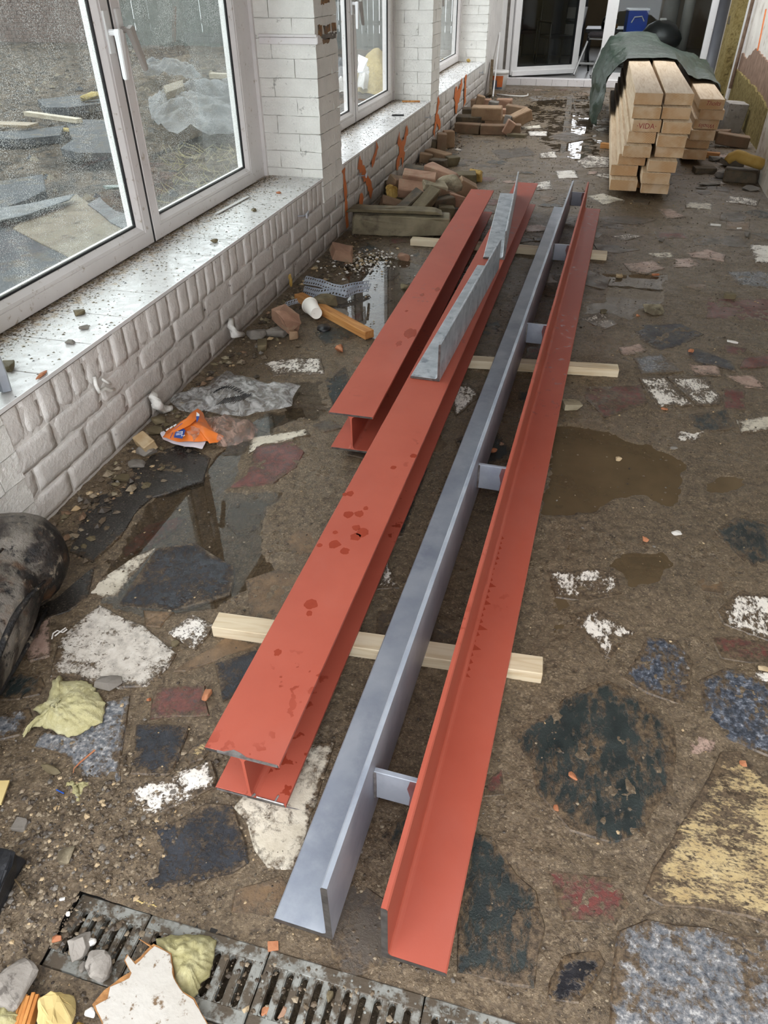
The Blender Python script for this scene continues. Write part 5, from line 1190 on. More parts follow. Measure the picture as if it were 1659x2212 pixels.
MB().lathe([(0, .119), (.0305, .119), (.0305, .1215), (0, .1215)], 36, Mc).build('cup_bottom', M['cup'], cu)
t_ = MB(); t_.tube([Mc @ Vector((.0445 * math.cos(a), .0445 * math.sin(a), 0)) for a in [k * math.pi / 18 for k in range(37)]], .0028, 6, cap=False); t_.build('rolled_rim', M['cup'], cu, smooth=True)
tag(MB().lathe([(0, 0), (.036, 0), (.038, .006), (.036, .016), (0, .018)], 24).build('bottle_lid', M['blackplastic'], None, (PZ(700, 712).x, PZ(700, 712).y, .0), (.1, 0, 0), smooth=True), 'black round plastic lid on the ground under the cup', 'lid')

def sheet(px, z, hf, rings=12, n=84, name='sheet', sm=True):
    """film with the given outline, wrinkled by hf(x, y, t); t is 0 in the middle and 1 at the edge"""
    w = [Vector((PZ(u, v, z).x, PZ(u, v, z).y, 0)) for u, v in px]; per = [(w[(i + 1) % len(w)] - w[i]).length for i in range(len(w))]; T = sum(per); ol = []
    for k in range(n):
        s = T * k / n; i = 0
        while s > per[i]: s -= per[i]; i += 1
        ol.append(w[i].lerp(w[(i + 1) % len(w)], s / per[i]))
    c = sum(w, Vector()) / len(w); vs = [(c.x, c.y, hf(c.x, c.y, 0))]
    for r in range(1, rings + 1):
        t = r / rings
        for p in ol:
            q = c.lerp(p, t); vs.append((q.x, q.y, hf(q.x, q.y, t)))
    fs = [(0, 1 + k, 1 + (k + 1) % n) for k in range(n)] + [(1 + (r - 1) * n + k, 1 + r * n + k, 1 + r * n + (k + 1) % n, 1 + (r - 1) * n + (k + 1) % n) for r in range(1, rings) for k in range(n)]
    m = MB(); m.add(vs, fs); return m
def crinkle(a, b, f1, f2, sd):
    def hf(x, y, t):
        n1 = abs(mnoise.noise(Vector((x * f1, y * f1, sd)))); n2 = abs(mnoise.noise(Vector((x * f2 + 3, y * f2, sd + 5))))
        return a * (1 - n1) * (1 - t ** 3) + b * (1 - n2 * 1.6) * (1 - .6 * t ** 2) + .004
    return hf
cf = thing('plastic_film', 'torn clear plastic film with black stripes crumpled on the wet floor', 'plastic film', (0, 0, .004))
A_ = [(358, 852), (395, 838), (440, 836), (458, 812), (490, 793), (505, 805), (550, 812), (600, 830), (625, 832), (650, 824), (640, 838), (632, 850), (630, 870), (600, 876), (560, 882), (540, 886), (520, 892), (480, 888), (440, 880), (410, 884), (385, 878)]
sheet(A_, .03, crinkle(.050, .016, 6, 17, 2), 18, 120).build('film', M['film'], cf, smooth=True)
for k in range(15):
    u0, v0 = 462 + k * 5.2, 850 - 10 * math.sin(k * .3); a = [PZ(u0, v0, .075), PZ(u0 + 8, v0 - 7 + k * .3, .080)]
    MB().tube(a, [.0035, .002], 4).build('black_stripe', M['blackprint'], cf)
for k in range(11):
    a = [PZ(470 + k * 5.5, 876 - k * 1.0, .060), PZ(488 + k * 5.5, 862 - k * 1.0, .070)]; MB().tube(a, [.002, .003], 4).build('black_stripe', M['blackprint'], cf)
ob = thing('packaging_bag', 'orange printed plastic bag with white inside and a blue panel, by the wall', 'packaging', (0, 0, .002))
def bagh(x, y, t): return .020 + .030 * (1 - t ** 2) + .015 * abs(mnoise.noise(Vector((x * 14, y * 14, 4))))
sheet([(350, 942), (362, 925), (385, 916), (398, 912), (410, 890), (427, 880), (438, 888), (444, 905), (465, 930), (485, 944), (470, 952), (452, 957), (448, 950), (420, 952), (390, 952), (365, 948)], .03, bagh, 10, 80).build('orange_face', M['bag_orange'], ob, smooth=True)
sheet([(346, 938), (352, 930), (362, 948), (395, 951), (445, 954), (437, 971), (400, 965), (372, 958), (353, 950)], .018, lambda x, y, t: .016 + .006 * abs(mnoise.noise(Vector((x * 16, y * 16, 9)))), 8, 70).build('white_inside', M['bag_white'], ob, smooth=True)
sheet([(405, 906), (427, 881), (430, 886), (424, 905), (410, 918), (385, 930), (365, 936), (378, 920)], .065, lambda x, y, t: .062 + .014 * (1 - t ** 2), 6, 50).build('orange_fold', M['bag_orange'], ob, smooth=True)
def flatpoly3(px, z, name, mat, parent, th=.0006):
    p = [(PZ(u, v, z).x, PZ(u, v, z).y) for u, v in px]; return MB().prism(p, z, z + th).build(name, mat, parent)
bz = .0585
bp_ = flatpoly3([(382, 927), (396, 926), (401, 931), (394, 948.5), (375.5, 946)], bz, 'blue_panel', M['bag_blue'], ob)
flatpoly3([(424, 900), (431, 900), (429, 907), (425, 914)], .078, 'blue_panel', M['bag_blue'], ob); flatpoly3([(425, 891), (431, 896), (431, 900), (424, 900)], .078, 'white_panel', M['bag_print'], ob)
def bagtext(s, u, v, size):
    p = PZ(u, v, bz); d = (PZ(u - .8, v + 10, bz) - p).normalized(); an = math.atan2(d.y, d.x)
    text_mesh(s, size, .0003, M['bag_print'], 'printed_text', ob, Matrix.Translation((p.x, p.y, bz + .0012)) @ Matrix.Rotation(an, 4, 'Z'))
bagtext('m²', 391.5, 938.5, .040); bagtext('4 m', 384, 937, .022)
for k, (u, v) in enumerate(((377, 919), (369, 923.5), (361, 928))): flatpoly3([(u - 3, v + 2), (u + 3, v - 2.4), (u + 5, v - .6), (u - 1, v + 4)], .066, 'white_panel', M['bag_print'], ob)
MB().tube([PZ(368, 947, .050), PZ(376, 929, .060)], .0012, 4).tube([PZ(376, 929, .072), PZ(394, 915, .075)], .0012, 4).build('blue_line', M['bag_blue'], ob)
cf2 = thing('plastic_film', 'pinkish clear film bunched over the end of the orange bag', 'plastic film', (0, 0, .006))
sheet([(435, 885), (460, 882), (500, 888), (540, 890), (556, 908), (545, 925), (510, 940), (485, 944), (470, 945), (458, 930), (446, 908)], .06, crinkle(.05, .022, 9, 22, 7), 14, 100).build('film', M['film_pink'], cf2, smooth=True)
tag(sheet([(412, 921), (422, 922), (433, 926), (430, 938), (426, 945), (418, 953), (416, 944), (402, 934), (412, 932)], .07, lambda x, y, t: .068 + .012 * abs(mnoise.noise(Vector((x * 30, y * 30, 2)))), 6, 40).build('film_scrap', M['film_pink'], None, smooth=True), 'small pinkish scrap of film stuck on the orange bag', 'plastic film')
wp_ = MB(); wp_.tube([(PX(333, 848, .02)), PX(330, 860, .03), PX(338, 872, .05), PZ(352, 884, .03), PZ(372, 882, .02)], [.012, .018, .022, .018, .014], 8)
o = wp_.build('painted_rag', M['paint_pier'], None, smooth=True); rough(o.data, .006, 40, 1, 1); tag(o, 'paint-stiffened rag hanging at the wall foot beside the clear film', 'rag')
wp_ = MB(); wp_.tube([PX(499, 690, .015), PX(498, 705, .03), PX(505, 722, .05), PZ(525, 722, .03)], [.012, .018, .02, .012], 8); o = wp_.build('painted_rag', M['paint_pier'], None, smooth=True); rough(o.data, .006, 40, 4, 1)
tag(o, 'paint-stiffened rag at the wall foot near the large salmon chunk', 'rag')
tag(chunk('foam_lump', 'strip of dried yellow foam hanging at the wall foot by the perforated straps', 'foam', None, (.02, .03, .10), 'foam', 'rock', (0, 0, 0), .02, world=(.02, 3.95), rg=.006), None)
# wall ties
for k, (u, v, lb) in enumerate(((655, 467, 'galvanised wall tie under the near window corner'), (785, 380, 'wall tie half hidden among the orange marks'), (925, 254, 'wall tie below the far end of the middle sill'), (1040, 157, 'wall tie at the far end of the white wall'), (776, 375, ''))):
    if not lb: continue
    p = PX(u, v, .03); t = thing('wall_tie', lb, 'wall tie', (0, p.y, p.z), (0, 0, .2), 'wall ties')
    MB().tube([(-.01, -.005, .0), (.03, 0, 0), (.055, .03, .004)], .003, 6).build('wire', M['galv'], t)
    MB().box((.045, -.01, -.014), (.056, .062, .016)).build('clip', M['galv_bright'], t, bevel=.003)
p = PX(215, 842, .006); t = thing('wall_tie', 'white-painted bent wall tie on the wall below the nearest sill', 'wall tie', (0, p.y, p.z), (0, 0, 0))
MB().tube([(.004, -.005, .055), (.012, -.02, .03), (.013, -.015, .0), (.013, .02, -.004), (.012, .05, -.03), (.003, .085, -.042)], .0075, 8).build('bent_strap', M['paint_pier'], t, smooth=True)
MB().tube([(.006, .03, .03), (.010, .05, .005), (.008, .07, -.01)], .005, 6).build('bent_end', M['paint_pier'], t, smooth=True)

# charred log
lg = thing('charred_log', 'thick charred log, black and grey, lying in the corner by the white wall', 'log', (.150, 1.395, .150), (math.radians(90), 0, math.radians(12)))
prof = [(0, -.0), (.035, .0), (.075, .012), (.105, .035), (.128, .07), (.140, .11), (.144, .16), (.138, .205), (.120, .235), (.128, .27), (.140, .33), (.146, .45), (.148, .65), (.146, .9), (0, .9)]
MB().lathe(prof, 56, None, 0, .07, 3).build('bark', M['log'], lg, smooth=True)
for k, (a, l0, l1) in enumerate(((-.9, .22, .8), (.2, .25, .7), (1.2, .24, .85))):
    mm = MB(); pts = [(.147 * math.cos(a + .15 * math.sin(q * 5)), .147 * math.sin(a + .15 * math.sin(q * 5)), l0 + (l1 - l0) * q) for q in [i / 10 for i in range(11)]]
    mm.tube(pts, [.004 + .006 * math.sin(math.pi * i / 10) for i in range(11)], 6); mm.build('bark_ridge', M['log'], lg, smooth=True)
chunk('charred_board', 'black charred board end standing at the edge of the grit heap', 'wood', None, (.075, .13, .085), 'char', 'brick', (.1, .1, .25), .0, world=(.683, .462), broken=.4, rg=.010)
tag(MB().box((-.012, -.03, 0), (.012, .03, .006)).build('wood_splinter', M['foam_pale'], None, (PZ(6, 1722).x, PZ(6, 1722).y, .016), (0, .1, .35)), 'yellowish wood splinter on the grit at the picture edge', 'wood')
MBt = MB().tube([PZ(18, 1882, .03), PZ(62, 1938, .035)], .0018, 5); tag(MBt.build('twig', M['oldwood'], None), 'thin brown twig lying over the charred board', 'twig')
MBt = MB().tube([PZ(158, 1670, .006), PZ(160, 1660, .012), PZ(172, 1648, .012), PZ(205, 1620, .012)], [.0008, .0012, .0022, .0024], 6); tag(MBt.build('wire_end', M['orange'], None), 'copper-coloured wire end lying on the speckled granite', 'wire')
MBt = MB().tube([PZ(122, 1706, .015), PZ(138, 1714, .015)], .0018, 5); tag(MBt.build('blue_twine', M['bag_blue'], None), 'tiny bit of blue twine in the grit', 'twine')
MBt = MB().tube([PZ(112, 1380, .012), PZ(115, 1368, .014), PZ(124, 1362, .014), PZ(136, 1366, .014), PZ(144, 1360, .013), PZ(142, 1356, .013), PZ(128, 1366, .015), PZ(118, 1374, .013)], .0022, 6)
tag(MBt.build('cable_clip', M['white_chip'], None), 'small white cable clip beside the big pale paving stone', 'clip')

# ------------------------------------------------------------------ mineral wool, board and scraps near the drain
def fluffy(name, label, px, z, th, mat, seed):
    hf = lambda x, y, t: z + th * max(0, 1 - t ** 3.2) * (1 + .35 * mnoise.noise(Vector((x * 20, y * 20, seed))) + .25 * mnoise.noise(Vector((x * 60, y * 60, seed)))) + .004 * mnoise.noise(Vector((x * 130, y * 130, seed)))
    big = []
    for i in range(len(px)):
        a = px[i]; b_ = px[(i + 1) % len(px)]
        for j in range(4): big.append((a[0] + (b_[0] - a[0]) * j / 4 + rng.uniform(-3, 3), a[1] + (b_[1] - a[1]) * j / 4 + rng.uniform(-3, 3)))
    m = sheet(big, z + th * .5, hf, 22, 150)
    n = len(m.v); o = len(m.v); 
    o = m.build(name, mat, None, smooth=True); s = o.modifiers.new('thickness', 'SOLIDIFY'); s.thickness = .006; s.offset = -1
    return tag(o, label, 'insulation')
fluffy('mineral_wool', 'torn piece of yellow mineral wool on the big pale paving stone', [(44, 1580), (58, 1560), (92, 1542), (68, 1526), (98, 1508), (110, 1462), (125, 1450), (135, 1462), (175, 1460), (198, 1470), (208, 1488), (226, 1510), (224, 1535), (215, 1555), (178, 1572), (152, 1586), (125, 1580), (100, 1566), (85, 1563), (62, 1566), (48, 1584)], .010, .030, M['wool'], 1)
fluffy('mineral_wool', 'small tuft of yellow wool in the grit', [(140, 1690), (152, 1682), (165, 1688), (190, 1686), (196, 1700), (180, 1715), (168, 1738), (160, 1720), (148, 1708)], .006, .012, M['wool_olive'], 4)
fluffy('mineral_wool', 'olive-yellow slab of mineral wool lying on the drain grating', [(335, 2018), (400, 2010), (448, 2012), (466, 2025), (462, 2060), (450, 2100), (432, 2120), (425, 2140), (408, 2152), (396, 2140), (374, 2138), (360, 2095), (340, 2060)], .012, .034, M['wool_olive'], 2)
fluffy('mineral_wool', 'clump of olive wool in the bottom corner of the frame', [(-40, 2175), (0, 2165), (30, 2172), (48, 2190), (40, 2215), (0, 2235), (-40, 2235)], .02, .03, M['wool_olive'], 6)
bd = thing('laminated_board', 'broken white laminated chipboard lying over the drain', 'board', (0, 0, .030), (0, 0, 0))
bp = [(268, 2075), (275, 2062), (290, 2078), (332, 2040), (370, 2060), (375, 2110), (395, 2142), (420, 2158), (450, 2215), (455, 2290), (225, 2290), (222, 2215), (200, 2170), (225, 2140), (262, 2112), (282, 2100)]
w = [(PZ(u, v, .045).x, PZ(u, v, .045).y) for u, v in bp]
MB().prism(outline_jitter(w, .0016, .012), .001, .0165).build('chipboard_core', M['chipboard'], bd)
bp2 = [(270, 2074), (276, 2064), (292, 2084), (334, 2043), (368, 2062), (374, 2112), (395, 2144), (418, 2160), (448, 2215), (453, 2290), (227, 2290), (226, 2218), (206, 2172), (232, 2158), (238, 2132), (280, 2112), (284, 2102)]
w = [(PZ(u, v, .048).x, PZ(u, v, .048).y) for u, v in bp2]
MB().prism(outline_jitter(w, .0012, .010), .0166, .0178).build('white_laminate', M['laminate'], bd)
for k in range(7):
    a = PZ(300 + k * 4.2, 2028 + k * 2.2, .046); b_ = PZ(322 + k * 3.0, 2042 + k * 2, .046); MB().tube([a - Vector((0, 0, .03)), b_ - Vector((0, 0, .03))], [.0006, .0015], 4).build('torn_fibre', M['chipboard'], bd)
sp = thing('splintered_wood', 'orange splintered wood block at the bottom of the frame', 'wood', (PZ(60, 2200).x, PZ(60, 2200).y, .012), (0, 0, .30))
for k in range(6): MB().box((-.022 + k * .0075, -.03, 0), (-.0152 + k * .0075, .03 - .006 * rng.random(), .022 + .008 * rng.random())).build('wood_fibre', M['splinter'], sp, (0, 0, 0), (rng.uniform(-.05, .05), 0, rng.uniform(-.06, .06)), bevel=.0008)
chunk('foam_lump', 'pale yellow foam block beside the white laminated board', 'foam', None, (.075, .095, .045), 'foam_pale', 'rock', (.1, .1, .6), .012, world=(PZ(122, 2195, .03).x, PZ(122, 2195, .03).y), rg=.003)
chunk('foam_lump', 'ochre foam scrap in front of the pale foam block', 'foam', None, (.035, .025, .02), 'foam', 'rock', (.1, .1, .2), .012, world=(PZ(165, 2222, .02).x, PZ(165, 2222, .02).y))
fl_ = MB()
for k in range(26):
    u = 218 + k * 4.7; v = 1921 + k * 1.5 + rng.uniform(-4, 4); p = PZ(u, v, .006); r = rng.uniform(.003, .006)
    fl_.add([(p.x + r * dx, p.y + r * dy, dz * r + .004) for dx, dy, dz in ((1.3, 0, 0), (.2, .8, 0), (-1, .3, 0), (-.6, -.8, 0), (.1, 0, 1.1))], [(0, 1, 4), (1, 2, 4), (2, 3, 4), (3, 0, 4)])
tag(fl_.build('plaster_crumbs', M['foam_pale'], None), 'line of cream plaster crumbs along the drain edge', 'crumbs', kind='stuff')

# ------------------------------------------------------------------ channel drain
GZ = .004
def grate(label, x0, x1, n, margin, letters=None):
    t = thing('drain_grate', label, 'drain grate', (x0, 0, 0), (0, 0, 0), 'drain grate sections')
    W_ = x1 - x0 - .003; ya, yb, yc, yd = .372, .402, .484, .512
    MB().box((0, yc, GZ - .018), (W_, yd, GZ)).build('far_rail', M['grate'], t, bevel=.0025); MB().box((0, ya, GZ - .018), (W_, yb, GZ)).build('near_rail', M['grate'], t, bevel=.0025)
    pitch = (W_ - 2 * margin) / n; sw = pitch * .46
    xs = [margin + pitch * (k + .5) for k in range(n)]; edges = [0] + [v for x in xs for v in (x - sw / 2, x + sw / 2)] + [W_]
    st = MB()
    for k in range(0, len(edges), 2):
        a, b_ = edges[k], edges[k + 1]
        MB().box((a, yb - .004, GZ - .020), (b_, yc + .004, GZ - .0005)).build('bar', M['grate'], t, bevel=.0022, seg=2)
        for q in range(4):
            yy = .402 + .027 * q; st.lathe([(.0028, GZ - .002), (.0026, GZ + .0008), (.0014, GZ + .0016), (0, GZ + .0018)], 8, Matrix.Translation(((a + b_) / 2 + (.004 if q % 2 else -.004), yy, 0)))
    for k in range(n): # rounded slot ends
        x = xs[k]
        for yy, sgn in ((yc, 1), (yb, -1)):
            pts = [(x - sw / 2, yy), (x - sw / 2, yy - sgn * sw * .5), (x - sw * .35, yy - sgn * sw * .2)]; MB()
            for s2 in (-1, 1): st.prism([(x + s2 * sw / 2, yy - sgn * sw * .45), (x + s2 * sw * .30, yy - sgn * sw * .12), (x, yy + sgn * .001), (x + s2 * sw / 2, yy + sgn * .001)], GZ - .016, GZ - .001)
    for q in range(int(W_ / .018)): st.lathe([(.0026, GZ - .002), (.0024, GZ + .0006), (0, GZ + .0015)], 8, Matrix.Translation((.009 + q * .018, .500 if q % 2 else .494, 0)))
    so = st.build('raised_studs', M['grate'], t, smooth=False); so['kind'] = 'stuff'
    if letters:
        for s, x, y in letters: text_mesh(s, .017, .0010, M['grate'], 'cast_lettering', t, Matrix.Translation((x, y, GZ + .0006)))
    return t
grate('first drain section, half buried in grit, with open slots', .850, 1.014, 5, .016)
grate('drain section under the wool slab and broken board', 1.014, 1.276, 7, .014)
grate('drain section in front of the grey angle end, with clogged slots', 1.276, 1.590, 10, .010)
grate('drain section with raised cast letters beyond the red angle', 1.590, 1.905, 10, .010, [('KCKE', .045, .497), ('A', .118, .497)])
grate('drain section at the end of the row, beside the granite slab', 1.905, 2.22, 10, .010)
grate('drain section beyond the granite slab corner', 2.22, 2.55, 10, .010)
ch = struct('drain_channel')
MB().box((CH_X0 - .03, .36, -.16), (CH_X1, .372, -.004)).box((CH_X0 - .03, .513, -.16), (CH_X1, .522, -.005)).box((CH_X0 - .03, .36, -.17), (CH_X1, .522, -.15)).box((CH_X0 - .03, .36, -.16), (CH_X0, .522, .0)).build('channel_wall', M['pitblack'], ch)

# ------------------------------------------------------------------ things on the sills
tag(MB().box((-.012, -.19, 0), (.012, .19, .004)).build('plastic_strip', M['pvc_clean'], None, (-.285, 3.93, ZS + .003), (0, -.12, -.06)), 'white plastic strip lying on the near sill by the window', 'strip')
chunk('stone', 'brown stone on the corner of the nearest sill', 'stone', None, (.055, .10, .028), 'stone_olive', 'rock', (0, 0, .5), ZS, world=(-.155, 1.815))
for lb, x, y, s, mt in (('olive stone on the near sill below the window joint', -.20, 2.30, .045, 'stone_olive'), ('dark flat stone on the near sill, fourth tile', -.10, 2.18, .035, 'stone_grey'), ('dark stone flake on the near sill edge side', -.075, 2.05, .035, 'stone_grey'), ('orange crumb on the near sill close to the pier', -.13, 4.25, .03, 'orange'), ('dark stone on the near sill under the closed sash', -.09, 3.28, .04, 'stone_olive'), ('small dark stone near the plastic strip on the sill', -.12, 3.85, .035, 'stone_olive')):
    chunk('stone', lb, 'stone', None, (s, s * 1.2, s * .5), mt, 'rock', (0, 0, y), ZS, world=(x, y), sink=.0005)
chunk('brick_chip', 'orange brick chip on the very edge of the nearest sill', 'stone', None, (.02, .075, .012), 'orange', 'rock', (0, 0, .1), ZS, world=(-.012, 1.80), sink=.0)
tag(MB().box((-.09, -.013, 0), (.09, .013, .014)).build('wood_pencil', M['offcut'], None, (-.17, 7.95, ZS), (0, 0, .2), bevel=.003), 'orange carpenter pencil on the middle sill against the pier', 'pencil')
tag(MB().box((-.055, -.012, 0), (.055, .012, .012)).build('black_bit', M['blackplastic'], None, (-.10, 7.12, ZS), (0, 0, .25), bevel=.003), 'black plastic bit on the middle sill', 'bit')
chunk('foam_lump', 'small yellow foam lump on the far sill', 'foam', None, (.07, .08, .05), 'foam', 'rock', (0, 0, .3), ZS, world=(-.22, 11.75))
# bent metal strip hanging over the near end of the sill
m = MB(); m.tube([(.0, 0, 0), (-.005, .008, .05), (-.03, .03, .16), (-.075, .09, .40), (-.11, .14, .6)], [.020, .021, .020, .018, .017], 5)
tag(m.build('metal_profile', M['galv'], None, (-.055, 1.675, ZS + .004)), 'bent grey metal profile standing on the near end of the sill', 'metal profile')
# cut cable duct on the pier
du = thing('cable_duct', 'short white cable duct fixed across the brick pier beside the near window', 'cable duct', (0, 4.687, 0))
p0 = PY(565, 82, 4.67); p1 = PY(689, 92, 4.67)
def duct(z0, z1, y0, nm): MB().box((-.345, y0, z0), (.018, .0, z1)).build(nm, M['pvc'], du, bevel=.002)
duct(p0.z - .030, p0.z + .004, -.016, 'lower_rail'); duct(p0.z + .006, p0.z + .020, -.024, 'upper_rail')
MB().box((-.002, -.015, p0.z - .025), (.022, .03, p0.z + .015)).build('end_corner', M['pvc'], du, bevel=.002)

# ------------------------------------------------------------------ far corner: bucket, leaning battens, cable
bk = thing('bucket', 'white plastic bucket with orange label beside the door threshold', 'bucket', (.085, 12.95, 0.0), (0, 0, .1))
MB().lathe([(0, 0), (.115, 0), (.135, .22), (.138, .235), (.128, .235), (.108, .01), (0, .008)], 32).build('tub', M['bucket'], bk, smooth=True)
MB().lathe([(.130, .222), (.148, .224), (.150, .250), (.140, .262), (0, .262)], 32).build('lid', M['bucket'], bk, smooth=True)
def blabel(a0, a1, z0, z1, mt):
    vs = []; n = 8
    for i in range(n + 1):
        a = a0 + (a1 - a0) * i / n
        for z in (z0, z1): r = .1165 + .02 * z / .22; vs.append((r * math.cos(a), r * math.sin(a), z))
    m = MB(); m.add(vs, [(2 * i, 2 * i + 2, 2 * i + 3, 2 * i + 1) for i in range(n)]); m.build('label', M[mt], bk)
blabel(-2.5, -1.75, .14, .20, 'label_or'); blabel(-1.75, -1.05, .05, .20, 'label_or'); blabel(-2.5, -1.75, .02, .14, 'label_gr'); blabel(-1.75, -1.05, .02, .05, 'label_gr')
def leaning(name, label, b0, t0, w, mat):
    a = Vector(b0); b_ = Vector(t0); q = (b_ - a).to_track_quat('Z', 'X').to_matrix().to_4x4(); L = (b_ - a).length
    me = MB().box((-w / 2, -w / 4, 0), (w / 2, w / 4, L)).mesh(name, False, .003); me.transform(q); o = mesh_obj(name, me, mat, None, a); return tag(o, label, 'batten')
leaning('leaning_batten', 'weathered brown batten leaning in the corner by the bucket', (.09, 12.02, .02), (.025, 12.45, .42), .085, M['oldwood'])
leaning('leaning_lath', 'thin white lath leaning in the corner by the bucket', (.13, 12.02, .012), (.01, 13.25, .72), .04, M['pvc_clean'])
cb = MB().tube([(.14, 12.35, .012), (.25, 12.30, .012), (.42, 12.22, .012), (.55, 12.22, .012), (.61, 12.32, .012), (.60, 12.42, .02)], .010, 8); tag(cb.build('cable', M['white_chip'], None, smooth=True), 'white cable end curling on the floor in front of the bucket', 'cable')

# ------------------------------------------------------------------ inside the house, seen through the door
IZ = .095
def chair(label, x, y, rz, fab, met, cat='chair', name='garden_chair'):
    t = thing(name, label, cat, (x, y, IZ), (0, 0, rz))
    MB().box((-.24, -.24, .42), (.24, .24, .46)).build('seat', fab, t, bevel=.01); MB().box((-.24, .21, .46), (.24, .25, 1.02)).build('backrest', fab, t, bevel=.01)
    for sx in (-.24, .24):
        MB().tube([(sx, -.23, 0), (sx, -.21, .64)], .016, 8).build('leg', met, t); MB().tube([(sx, .30, 0), (sx, .22, 1.04)], .016, 8).build('leg', met, t)
        MB().box((sx - .02, -.25, .64), (sx + .02, .24, .67)).build('armrest', met, t, bevel=.006)
    return t
chair('dark chair behind the open door leaf', .75, 15.6, .5, M['blackplastic'], M['blackplastic'])
chair('second dark chair standing deeper behind the door leaf', .15, 16.6, -.3, M['blackplastic'], M['blackplastic'])
fs_ = thing('folding_stool', 'light grey metal folding stool with dark padded top in the doorway', 'stool', (1.46, 14.35, IZ), (0, 0, -.25))
for sx in (-.14, .14):
    MB().tube([(sx - .07, -.32, .012), (sx, .05, .52)], .018, 6).build('leg', M['greymetal'], fs_); MB().tube([(sx - .02, .34, .012), (sx, -.02, .50)], .016, 6).build('leg', M['blackplastic'], fs_)
MB().box((-.22, -.20, .15), (.10, -.17, .18)).build('crossbar', M['greymetal'], fs_, bevel=.004)
MB().tube([(-.15, .05, .49), (.17, .05, .49)], .014, 6).build('crossbar', M['greymetal'], fs_)
MB().box((-.16, -.02, .515), (.18, .20, .585)).build('padded_top', M['darkfabric'], fs_, bevel=.025, seg=3)
tb = thing('dark_table', 'dark low table with small items deep behind the doorway', 'table', (1.9, 17.0, IZ))
MB().box((-.7, -.45, .44), (.7, .45, .50)).build('tabletop', M['blackplastic'], tb, bevel=.006)
for sx in (-.62, .62):
    for sy in (-.38, .38): MB().box((sx - .03, sy - .03, 0), (sx + .03, sy + .03, .44)).build('leg', M['blackplastic'], tb)
he = thing('hand_tool_case', 'black and white rounded case with amber patch on the dark table', 'case', (1.62, 16.75, IZ + .50), (0, 0, .3))
MB().lathe([(0, 0), (.14, 0), (.15, .05), (.13, .15), (.07, .22), (0, .235)], 24).build('shell', M['blackplastic'], he, smooth=True)
MB().tube([(-.12, -.06, .10), (-.05, -.10, .19), (.03, -.09, .22), (.09, -.08, .15)], .022, 8).build('white_band', M['white_chip'], he, smooth=True); MB().box((-.10, -.155, .01), (.12, -.10, .08)).build('amber_patch', M['amber'], he, bevel=.01)
lp = thing('fabric_lampshade', 'pale tapered fabric piece hanging behind the door leaf edge', 'fabric', (1.12, 15.6, .55))
MB().lathe([(.035, .0), (.05, .12), (.10, .42), (.098, .42), (.045, .12), (.03, 0)], 20).build('shade', M['bag_print'], lp, smooth=True); MB().tube([(0, 0, -.455), (0, 0, .05)], .012, 8).build('stand', M['blackplastic'], lp); MB().lathe([(0, -.455), (.11, -.455), (.11, -.435), (0, -.43)], 20).build('foot', M['blackplastic'], lp)
st_ = thing('side_stool', 'small pale table holding the blue crate behind the glass', 'table', (2.08, 15.6, IZ))
MB().lathe([(0, .46), (.28, .46), (.28, .50), (0, .50)], 28).build('tabletop', M['greycol'], st_); MB().tube([(0, 0, .02), (0, 0, .46)], .03, 10).build('leg', M['blackplastic'], st_); MB().lathe([(0, 0), (.2, 0), (.2, .02), (0, .03)], 20).build('foot', M['blackplastic'], st_)
bc = thing('blue_crate', 'bright blue plastic crate on the small table behind the glass', 'crate', (2.06, 15.58, IZ + .50), (0, 0, .15))
cr = MB(); cr.box((-.17, -.13, 0), (.17, .13, .02)); 
for lo, hi in (((-.17, -.13, 0), (.17, -.118, .34)), ((-.17, .118, 0), (.17, .13, .34)), ((-.17, -.13, 0), (-.158, .13, .34)), ((.158, -.13, 0), (.17, .13, .34))): cr.box(lo, hi)
cr.build('crate_body', M['blue'], bc, bevel=.003); MB().tube([(-.10, -.14, .16), (-.06, -.15, .24), (.06, -.15, .25), (.11, -.14, .18)], .010, 6).build('handle', M['bag_print'], bc); MB().box((-.18, -.14, .33), (.18, .14, .36)).build('rim', M['bag_print'], bc, bevel=.005)
kg = thing('kettle_barbecue', 'black rounded covered bulk standing just behind the fixed glass', 'barbecue', (2.45, 14.55, IZ))
MB().lathe([(0, .30), (.20, .32), (.32, .42), (.34, .50), (.32, .56), (.22, .68), (.10, .74), (0, .75)], 32, None, 0, .04, 2).build('bowl', M['blackplastic'], kg, smooth=True)
for a in (0, 2.1, 4.2): MB().tube([(.18 * math.cos(a), .18 * math.sin(a), .34), (.30 * math.cos(a), .30 * math.sin(a), 0)], .014, 6).build('leg', M['blackplastic'], kg)
MB().box((-.05, -.03, .735), (.05, .03, .77)).build('handle', M['greymetal'], kg, bevel=.006)
rb = thing('red_container', 'dark red container with pale stripe behind the glass', 'container', (2.62, 14.2, IZ))
MB().lathe([(0, 0), (.14, 0), (.15, .3), (.13, .38), (0, .40)], 24).build('body', M['redplastic'], rb, smooth=True); MB().box((-.03, -.155, .05), (.03, -.13, .34)).build('pale_stripe', M['greycol'], rb)
for lb, x, y, r in (('wide pale grey column behind the glass, beside the blue crate', 2.62, 15.9, .13), ('pale grey pipe rising behind the glass near the end post', 2.84, 15.0, .085)):
    tag(MB().lathe([(0, 0), (r, 0), (r, 2.5), (0, 2.5)], 24).build('indoor_pipe', M['greycol'], None, (x, y, IZ), smooth=True), lb, 'pipe')
tag(MB().tube([(2.98, 13.35, .012), (2.90, 13.40, .45)], .014, 8).build('metal_rod', M['greymetal'], None), 'thin grey rod leaning at the foot of the glazed door', 'rod')
